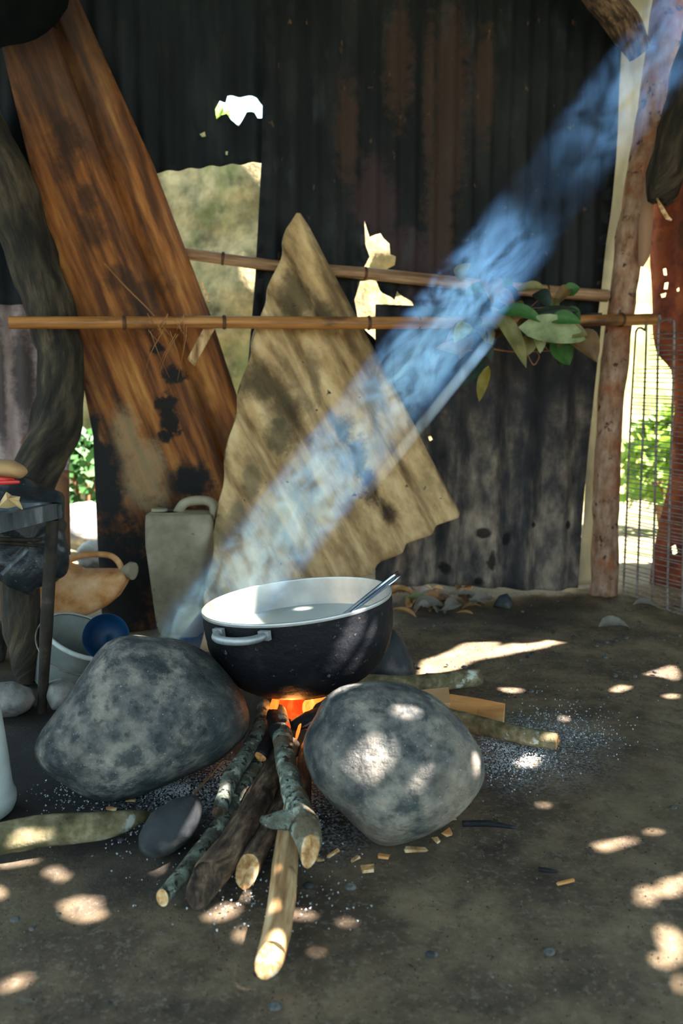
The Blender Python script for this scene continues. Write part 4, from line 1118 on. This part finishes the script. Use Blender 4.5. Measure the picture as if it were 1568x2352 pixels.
def jug_body(poly, depth, Y, th=None, e=.35, **kw):
    return inflate(poly, depth, Y=Y, e=e, nth=80, nph=20, rough=.006, ns=10, zmin=-1, smoothk=1, **kw)
# upright jug: rounded-box body built from stations, handle loop on top
jy = 2.66
ju = thing('plastic_jug', gr(430, 1452), 'dirty beige plastic jug with a loop handle standing against the slab', 'jug')
def station_body(rows, depth, Y, n=40, pw=.35):
    """rows: (y, x left, x right, depth factor) stacked rounded-rectangle sections"""
    V, F = [], []
    for (y, xl, xr, df) in rows:
        a, b = at(xl, y, Y), at(xr, y, Y); c = (a + b) / 2; hx = (b - a).length / 2
        for k in range(n):
            t = 2 * PI * k / n; cx, sx = math.cos(t), math.sin(t)
            V.append(c + Vector((hx * abs(cx) ** pw * (1 if cx > 0 else -1), depth * df * abs(sx) ** pw * (1 if sx > 0 else -1), 0)))
    m = len(rows)
    for i in range(m - 1):
        for k in range(n): F.append([i * n + k, i * n + (k + 1) % n, i * n + n + (k + 1) % n, i * n + n + k])
    F.append([*range(n)]); F.append([*range((m - 1) * n, m * n)][::-1])
    return V, F
V, F = station_body([(1174, 352, 412, .55), (1176, 345, 470, .8), (1180, 342, 488, .92), (1200, 341, 494, 1), (1250, 342, 490, 1), (1256, 343, 487, .97), (1300, 349, 484, .97), (1380, 360, 478, .95), (1425, 367, 475, .95), (1443, 372, 472, .9), (1452, 384, 462, .75)][::-1], .085, jy)
obj('body', V, F, m_jug, ju)
hp = [at(x, y, jy) for x, y in ((404, 1188), (412, 1170), (424, 1156), (446, 1150), (472, 1150), (488, 1158), (493, 1176), (492, 1205))]
(V, F, UV), *_ = tube(hp, [m_px(11, hp[0])] * 8, 12, 5); obj('handle', V, F, m_jug, ju, UV)
(V, F, UV), A, B, xa, xb = tube([at(366, 1182, jy), at(366, 1168, jy)], [m_px(18, hp[0])] * 2, 20, 1)
obj('neck', *join((V, F, UV), cap(B, xb, .1, 0))[:2], m_jug, ju)
# amber jug lying on its side
jo_y = 2.42
jo = thing('plastic_jug', gr(190, 1500), 'amber backlit plastic jug lying on its side with its handle upwards', 'jug')
V, F = [], []
prof = [(60, 1285, 1445), (75, 1282, 1442), (105, 1284, 1436), (140, 1290, 1428), (175, 1302, 1418), (182, 1309, 1416), (188, 1308, 1415), (220, 1308, 1404), (250, 1308, 1388), (272, 1308, 1370), (286, 1308, 1348), (292, 1310, 1336), (296, 1316, 1326)]
n = 32
for (x, yt, yb) in prof:
    a, b = at(x, yt, jo_y), at(x, yb, jo_y); c = (a + b) / 2; hz = (b - a).length / 2
    for k in range(n):
        t = 2 * PI * k / n; cx, sx = math.cos(t), math.sin(t)
        V.append(c + (a - b).normalized() * (hz * abs(cx) ** .6 * (1 if cx > 0 else -1)) + Vector((0, .075 * (hz / .08) ** .4 * abs(sx) ** .6 * (1 if sx > 0 else -1), 0)))
for i in range(len(prof) - 1):
    for k in range(n): F.append([i * n + k, i * n + (k + 1) % n, i * n + n + (k + 1) % n, i * n + n + k])
F.append([*range(n)][::-1]); F.append([*range((len(prof) - 1) * n, len(prof) * n)])
obj('body', V, F, m_jug_orange, jo)
hp = [at(x, y, jo_y) for x, y in ((150, 1292), (165, 1282), (190, 1275), (225, 1273), (252, 1276), (268, 1286), (278, 1302), (282, 1318))]
(V, F, UV), *_ = tube(hp, [m_px(r, hp[0]) for r in (9, 9, 8, 7, 7, 7, 7, 6)], 12, 5); obj('handle', V, F, m_jug_orange, jo, UV)
(V, F, UV), A, B, xa, xb = tube([at(284, 1318, jo_y - .01), at(296, 1312, jo_y - .015), at(300, 1311, jo_y - .017), at(307, 1312, jo_y - .02)], [m_px(r, hp[0]) for r in (14, 17, 21, 20)], 20, 1)
v2, f2, u2 = join((V, F, UV), cap(B, xb, .15, 0)); obj('cap', v2, f2, m_jug, jo)
# bucket tipped, with wire handle
bk = at(168, 1512, 2.2)
bq = Matrix.Rotation(math.radians(27), 3, 'Y') @ Matrix.Rotation(math.radians(6), 3, 'X')
bu = thing('plastic_bucket', Vector((bk.x, bk.y, 0)), 'grey plastic bucket tilted behind the large left boulder', 'bucket')
def place(V, R, c): return [R @ v + c for v in V]
V, F, UV = lathe([(.001, -.085), (.075, -.085), (.084, -.08), (.098, .0), (.108, .07), (.112, .072), (.112, .076), (.104, .076), (.094, 0), (.08, -.074), (.001, -.078)], 48)
obj('body', place(V, bq, bk), F, m_bucket, bu, UV)
V, F, UV = lathe([(.108, .068), (.113, .068), (.116, .072), (.116, .079), (.112, .082), (.107, .08)], 48)
obj('rim', place(V, bq, bk), F, m_white, bu, UV)
hp = place([Vector((.118 * math.cos(a), -.02 - .100 * math.sin(a) , .066 - .045 * math.sin(a))) for a in [PI * k / 12 for k in range(13)]], bq, bk)
(V, F, UV), *_ = tube(hp, .0022, 6, 3); obj('handle', V, F, m_wire, bu, UV)
# blue bowl facing out
bo = at(243, 1462, 2.02)
fx = (CAM - bo).normalized() * 1.0 + Vector((-.15, 0, .12)); fx.normalize()
bR = fx.to_track_quat('Z', 'Y').to_matrix()
rb = m_px(53, bo)
V, F, UV = lathe([(rb, 0), (rb * .99, .004), (rb * .97, .002), (rb * .86, -.03), (rb * .66, -.05), (rb * .3, -.056), (.001, -.056), (.001, -.062), (rb * .35, -.062), (rb * .72, -.055), (rb * .92, -.032), (rb, 0)], 48)
o = obj('blue_bowl', place(V, bR, bo), F, m_blue, None, UV); tag(o, 'blue plastic bowl tipped up in the bucket behind the boulder', 'bowl')
# white container cut by the left edge
wc = gr(-62, 1868)
V, F, UV = lathe(smoothprof([(.001, 0), (.085, .0), (.103, .012), (.106, .03), (.098, .05), (.09, .12), (.079, .2), (.07, .27), (.05, .30), (.04, .302), (.001, .302)]), 48)
k = m_px(95, wc) / .106
can = thing('white_canister', Vector((wc.x, wc.y, 0)), 'white plastic canister cut by the left edge of the frame', 'canister')
obj('body', [Vector((v.x * k, v.y * k, v.z)) + Vector((wc.x, wc.y, 0)) for v in V], F, m_white, can, UV)
V, F, UV = lathe([(.030, .300), (.030, .318), (.034, .320), (.034, .342), (.031, .346), (.001, .346)], 32)
obj('screw_cap', [v + Vector((wc.x, wc.y, 0)) for v in V], F, m_red, can, UV)
(V, F, UV), *_ = tube([Vector((wc.x - .03, wc.y, .30)), Vector((wc.x - .075, wc.y, .30)), Vector((wc.x - .095, wc.y, .26)), Vector((wc.x - .085, wc.y, .18))], .009, 10, 5)
obj('handle', V, F, m_white, can, UV)

# ================================================================== GROUND LITTER
def ground_leaf(x, y, L, w, ang, mat, label, k, z=.004, tilt=.15, name='dry_leaf', group='dry leaves at the foot of the wall'):
    c = gr(x, y, z); r = random.Random(k)
    d = Vector((math.cos(ang), math.sin(ang), r.uniform(-tilt, tilt))).normalized()
    V, F, U = leaf_mesh(c - d * L / 2, c + d * L / 2, w, Vector((r.uniform(-.5, .5), -.3, 1)), r.uniform(.1, .5), r.uniform(.3, .9), 6)
    dz = min(v.z for v in V); 
    if dz < .001: V = [v + Vector((0, 0, .001 - dz)) for v in V]
    return tag(obj(name, V, F, mat, None, U), label, 'leaf', group)
ground_leaf(950, 1352, .17, .04, .1, m_dry[0], 'large curled tan leaf under the cement sheet behind the pot', 1, .03, .2)
ground_leaf(955, 1378, .13, .035, -.5, m_leaf[5], 'fresh pale green leaf among the dry leaves behind the pot', 2, .03)
ground_leaf(1060, 1362, .16, .03, 1.1, m_dry[0], 'long curled tan leaf standing up below the wall', 3, .02, .6)
ground_leaf(990, 1400, .15, .05, .3, m_dry[2], 'broad grey-brown dry leaf right of the green leaf', 4, .01)
ground_leaf(925, 1372, .12, .02, -.4, m_dry[0], 'narrow sunlit tan leaf beside the pot rim', 5, .02)
ground_leaf(1040, 1395, .10, .03, .8, m_dry[2], 'small grey dry leaf before the long curled one', 6, .01)
ground_leaf(1398, 1374, .045, .02, .3, m_dry[0], 'orange dry leaf beside the foot of the post', 7, .01, .5)
ground_leaf(1410, 1443, .12, .03, .15, m_dry[2], 'flat grey leaf on bare dirt right of the sunlit patch', 8, .004)
ground_leaf(1480, 1392, .09, .02, -.3, m_dry[2], 'pale dry leaf below the wire coil', 9, .006)
rl = random.Random(12)
for k in range(34):
    x = rl.uniform(905, 1130); y = rl.uniform(1345, 1410) + (x - 905) * .02
    ground_leaf(x, y, rl.uniform(.05, .11), rl.uniform(.012, .028), rl.uniform(0, 6.3), rl.choice(m_dry), 'scattered small dry leaf in the litter along the wall foot', 20 + k, rl.uniform(.004, .025), .35, group='small dry leaves along the wall')
# wood chips
chips = [(846, 1998, 16, 9), (955, 1953, 30, 8), (1030, 1915, 13, 9), (1003, 1932, 9, 7), (815, 1973, 14, 4), (880, 1968, 18, 6), (765, 1960, 22, 3), (735, 1975, 10, 4), (1300, 2026, 28, 4), (255, 1858, 16, 5), (300, 1838, 14, 3), (1040, 1880, 8, 6)]
for k, (x, y, hl, hw) in enumerate(chips):
    c = gr(x, y, .004); r = random.Random(k + 50); an = r.uniform(-.5, .9)
    V, F, U = box(c, (math.cos(an), math.sin(an), .05), (-math.sin(an), math.cos(an), 0), (0, 0, 1), m_px(hl * .8, c), m_px(hw, c), .002)
    h_ = m_px(min(hl, hw), c)
    V = [v + Vector((r.uniform(-.7, .7) * h_, r.uniform(-.7, .7) * h_, abs(r.uniform(0, .3)) * h_)) for v in V]
    o = obj('wood_chip', V, F, (m_cut, m_palewood, m_split)[k % 3], None, U, False); tag(o, 'small pale wood chip scattered on the dirt around the fire', 'chip', 'wood chips round the fire')
c0, c1 = gr(1062, 1892, .006), gr(1188, 1902, .005)
twig('charred_twig', [c0, c0.lerp(c1, .5) + Vector((0, .004, .002)), c1], .006, 'thin charred twig on the dirt in front of the round boulder', None, m_char)
twig('straw_stem', [gr(440, 1830, .004), gr(475, 1790, .01), gr(512, 1748, .02)], .0025, 'thin pale straw lying in the ash between boulder and sticks', None, m_palewood)
twig('dark_twig', [gr(1236, 1996, .004), gr(1262, 2000, .005), gr(1280, 2002, .004)], .004, 'small dark twig on the bare dirt at right', None, m_char)
# pebbles
rk = random.Random(77)
for k in range(70):
    if k < 55: x, y = rk.uniform(900, 1560), rk.uniform(1370, 1560)
    else: x, y = rk.uniform(0, 1560), rk.uniform(1560, 2330)
    c = gr(x, y, 0); s = rk.uniform(.003, .008)
    V, F = [], []
    for i in range(6):
        for j in range(8):
            ph = PI * i / 5 - PI / 2; th = 2 * PI * j / 8
            d = Vector((math.cos(ph) * math.cos(th) * 1.3, math.cos(ph) * math.sin(th), math.sin(ph) * .7))
            V.append(c + d * s * (1 + .25 * nz(d + c * 40, 2)) + Vector((0, 0, s * .4)))
    for i in range(5):
        for j in range(8): F.append([i * 8 + j, i * 8 + (j + 1) % 8, i * 8 + 8 + (j + 1) % 8, i * 8 + 8 + j])
    o = obj('pebble', V, F, m_rock if k % 3 else m_rock_dark, None); tag(o, 'tiny pebble scattered over the dirt floor', 'pebble', 'pebbles on the floor')
# ash flakes: uncountable
V, F = [], []
ra = random.Random(9)
m_ash = M('ash', [(0.3, srgb('#8d979d')), (0.7, srgb('#d5dade'))], 30, 3, .95)
for (x, y, sx, sy, n) in ((1180, 1730, 80, 50, 1500), (400, 1815, 70, 22, 700), (530, 1795, 40, 30, 400), (700, 1880, 50, 60, 300), (1290, 1670, 120, 60, 500), (350, 1900, 140, 60, 250), (600, 2050, 200, 80, 200), (160, 1830, 80, 50, 150)):
    for _ in range(n):
        c = gr(ra.gauss(x, sx * .6), ra.gauss(y, sy * .6), .0); s = ra.uniform(.0008, .0026)
        c.z = .006 + .010 * fb((c.x, c.y, 0), 2.2, 1, 5) + .004 * fb((c.x, c.y, 3), 14, 2, 3) - .004
        a = ra.uniform(0, 6.28); b = len(V)
        for q in range(3): V.append(c + Vector((math.cos(a + q * 2.1) * s, math.sin(a + q * 2.1) * s * 1.0, ra.uniform(-.3, .6) * s)))
        V.append(c + Vector((0, 0, -s * 1.2)))
        F += [[b, b + 1, b + 2], [b, b + 3, b + 1], [b + 1, b + 3, b + 2], [b + 2, b + 3, b]]
o = obj('ash_flakes', V, F, m_ash, None, None, False); tag(o, 'white flakes of wood ash strewn on the dirt round the hearth', 'ash', kind='stuff')

# crumbs of soil and char: uncountable
m_grit = M('soil_crumbs', [(0.3, srgb('#17130f')), (0.5, srgb('#3b322a')), (0.62, srgb('#6b5d4c')), (0.75, srgb('#a3937c'))], 90, 3, .95)
V, F = [], []
rc = random.Random(31)
for i in range(7000):
    if i < 3200: c = gr(rc.uniform(880, 1600), 1360 + 240 * rc.random() ** 1.6, 0)
    else: c = gr(rc.uniform(-40, 1610), rc.uniform(1500, 2360), 0)
    s_ = rc.uniform(.0008, .0024) * (1.35 if i < 3200 else 1); a = rc.uniform(0, 6.28); b = len(V)
    c.z = -.004 + .010 * fb((c.x, c.y, 0), 2.2, 1, 5) + .004 * fb((c.x, c.y, 3), 14, 2, 3)
    for q in range(3): V.append(c + Vector((math.cos(a + q * 2.1) * s_, math.sin(a + q * 2.1) * s_, -s_ * .3)))
    V.append(c + Vector((0, 0, s_)))
    F += [[b, b + 1, b + 3], [b + 1, b + 2, b + 3], [b + 2, b, b + 3], [b, b + 2, b + 1]]
o = obj('soil_crumbs', V, F, m_grit, None, None, False); tag(o, 'crumbs of soil and charcoal strewn over the whole floor', 'soil', kind='stuff')

# ================================================================== OUTDOORS
def bush(loc, r, h, n, label, mat, seed, ls=.07):
    b = thing('bush', loc, label, 'bush', 'bushes beyond the shed')
    q = random.Random(seed); V, F = [], []
    for _ in range(n):
        a = q.uniform(0, 2 * PI); e = q.uniform(-.3, 1) * PI / 2; rr = q.uniform(.55, 1) ** .6
        c = Vector(loc) + Vector((math.cos(a) * math.cos(e) * r * rr, math.sin(a) * math.cos(e) * r * rr, h * .45 + math.sin(e) * h * .55 * rr))
        d = Vector((q.uniform(-1, 1), q.uniform(-1, 1), q.uniform(-.6, .8))).normalized(); s = d.orthogonal().normalized()
        L = ls * q.uniform(.6, 1.4); k = len(V)
        V += [c, c + d * L * .5 + s * L * .28, c + d * L, c + d * L * .5 - s * L * .28]; F.append([k, k + 1, k + 2, k + 3])
    obj('foliage', V, F, mat, b, None, False)
    for i in range(4):
        a = q.uniform(0, 6.28)
        (V, F, UV), *_ = tube([Vector(loc) + Vector((0, 0, -.03)), Vector(loc) + Vector((math.cos(a) * r * .3, math.sin(a) * r * .3, h * .5)), Vector(loc) + Vector((math.cos(a) * r * .6, math.sin(a) * r * .6, h * .85))], [.02, .014, .006], 6, 3)
        obj('stem', V, F, m_twig, b, UV)
bush(Vector((2.15, 5.3, 0)), .26, .75, 700, 'bright green bush seen through the wire coil at right', m_foliage[0], 1, .12)
bush(Vector((3.7, 7.9, 0)), .8, .8, 1200, 'tall leafy bush far behind the wire coil', m_foliage[1], 2, .14)
bush(Vector((-1.12, 5.7, 2.3)), .36, .7, 800, 'bush on top of the bank seen through the torn hole', m_foliage[0], 3, .1)
bush(Vector((-1.56, 4.85, 0)), .2, .62, 420, 'low green plant outside the gap left of the slab', m_leaf[0], 4, .09)
for (x, y, r_, sd_, lab) in ((-1.40, 4.35, .16, 31, 'pale round stone outside the gap beside the slab'), (-1.12, 4.55, .18, 32, 'larger pale stone outside, behind the round one'), (-1.22, 3.85, .08, 33, 'low pale stone outside at the foot of the slab')):
    V, F = [], []
    for i in range(17):
        for j in range(24):
            ph = PI * i / 16 - PI / 2; th = 2 * PI * j / 24
            d = Vector((math.cos(ph) * math.cos(th), math.cos(ph) * math.sin(th), math.sin(ph) * .9))
            V.append(Vector((x, y, r_ * .8)) + d * r_ * (1 + .25 * fb(d, 1.3, sd_, 3)))
    for i in range(16):
        for j in range(24): F.append([i * 24 + j, i * 24 + (j + 1) % 24, i * 24 + 24 + (j + 1) % 24, i * 24 + 24 + j])
    tag(obj('field_stone', V, F, m_rock_pale), lab, 'stone')

# ================================================================== SMOKE
def smoke(name, base, axis, L, R0, R1, label, dens, stops, nscale, col, lo, hi, step=.2, dist=1.2, seed=0):
    t = NT(name + '_volume')
    tc = t.n('ShaderNodeTexCoord').outputs['Object']
    sx = t.n('ShaderNodeSeparateXYZ'); t.l(tc, sx.inputs[0])
    u = t.math('DIVIDE', sx.outputs[2], L)
    rr = t.math('SQRT', t.math('ADD', t.math('MULTIPLY', sx.outputs[0], sx.outputs[0]), t.math('MULTIPLY', sx.outputs[1], sx.outputs[1])))
    rad = t.math('ADD', t.math('MULTIPLY', u, R1 - R0), R0)
    fall = t.mapr(t.math('DIVIDE', rr, rad), .55, 1.0, 1, 0)
    mp = t.n('ShaderNodeMapping'); t.l(tc, mp.inputs[0]); mp.inputs['Scale'].default_value = (1, 1, .6); mp.inputs['Location'].default_value = (seed, seed * 2, 0)
    ns = t.mapr(t.noise(mp.outputs[0], nscale, 4, .55, dist), lo, hi)
    prof = t.ramp(u, [(p, (v, v, v)) for p, v in stops])
    d = t.math('MULTIPLY', t.math('MULTIPLY', t.math('MULTIPLY', ns, fall), prof), dens)
    vs = t.n('ShaderNodeVolumeScatter'); t.set(vs.inputs['Color'], col); t.l(d, vs.inputs['Density']); vs.inputs['Anisotropy'].default_value = 0.1
    t.l(vs.outputs[0], t.out.inputs['Volume'])
    t.m.cycles.volume_step_rate = step
    V, F = [], []
    n = 20; m = 12
    for i in range(m + 1):
        f = i / m; r = R0 + (R1 - R0) * f
        for k in range(n): V.append(Vector((math.cos(2 * PI * k / n) * r, math.sin(2 * PI * k / n) * r, f * L)))
    for i in range(m):
        for k in range(n): F.append([i * n + k, i * n + (k + 1) % n, i * n + n + (k + 1) % n, i * n + n + k])
    F.append([*range(n)][::-1]); F.append([*range(m * n, m * n + n)])
    me = bpy.data.meshes.new(name); me.from_pydata(V, [], F); me.update(); me.materials.append(t.m)
    o = bpy.data.objects.new(name, me); COL.objects.link(o)
    o.location = base; o.rotation_euler = Vector(axis).to_track_quat('Z', 'Y').to_euler()
    tag(o, label, 'smoke', kind='stuff'); return o
AX = -SUN_D
BASE = BP + SUN_D * .06
smoke('smoke', BP + SUN_D * .19, AX, 1.90, .108, .08, 'blue wood smoke drifting up through the slanting sunbeam from the pot', 3.2,
      [(0, .8), (.16, 1.0), (.30, 1.0), (.37, .4), (.43, 1.0), (.55, 1.0), (.60, .5), (.64, .04), (.68, .06), (.74, .28), (1, .3)], 12, (.17, .46, 1.0), .43, .57, dist=2.6)
bw = at(985, 955, 1.62)
smoke('smoke_ray', bw - AX * .22, AX, .42, .013, .014, 'thin ray of lit smoke to the right of the main smoke column', 8, [(0, 0), (.15, 1), (.9, 1), (1, 0)], 12, (.3, .6, 1), .2, .5, .1)
smoke('steam', at(590, 1345, 1.9), Vector((.05, 0, 1)), .22, .16, .10, 'faint bluish steam hanging over the left of the pot', 1.6, [(0, .6), (.3, 1), (1, 0)], 10, (.6, .8, 1), .40, .65, .2, seed=3)
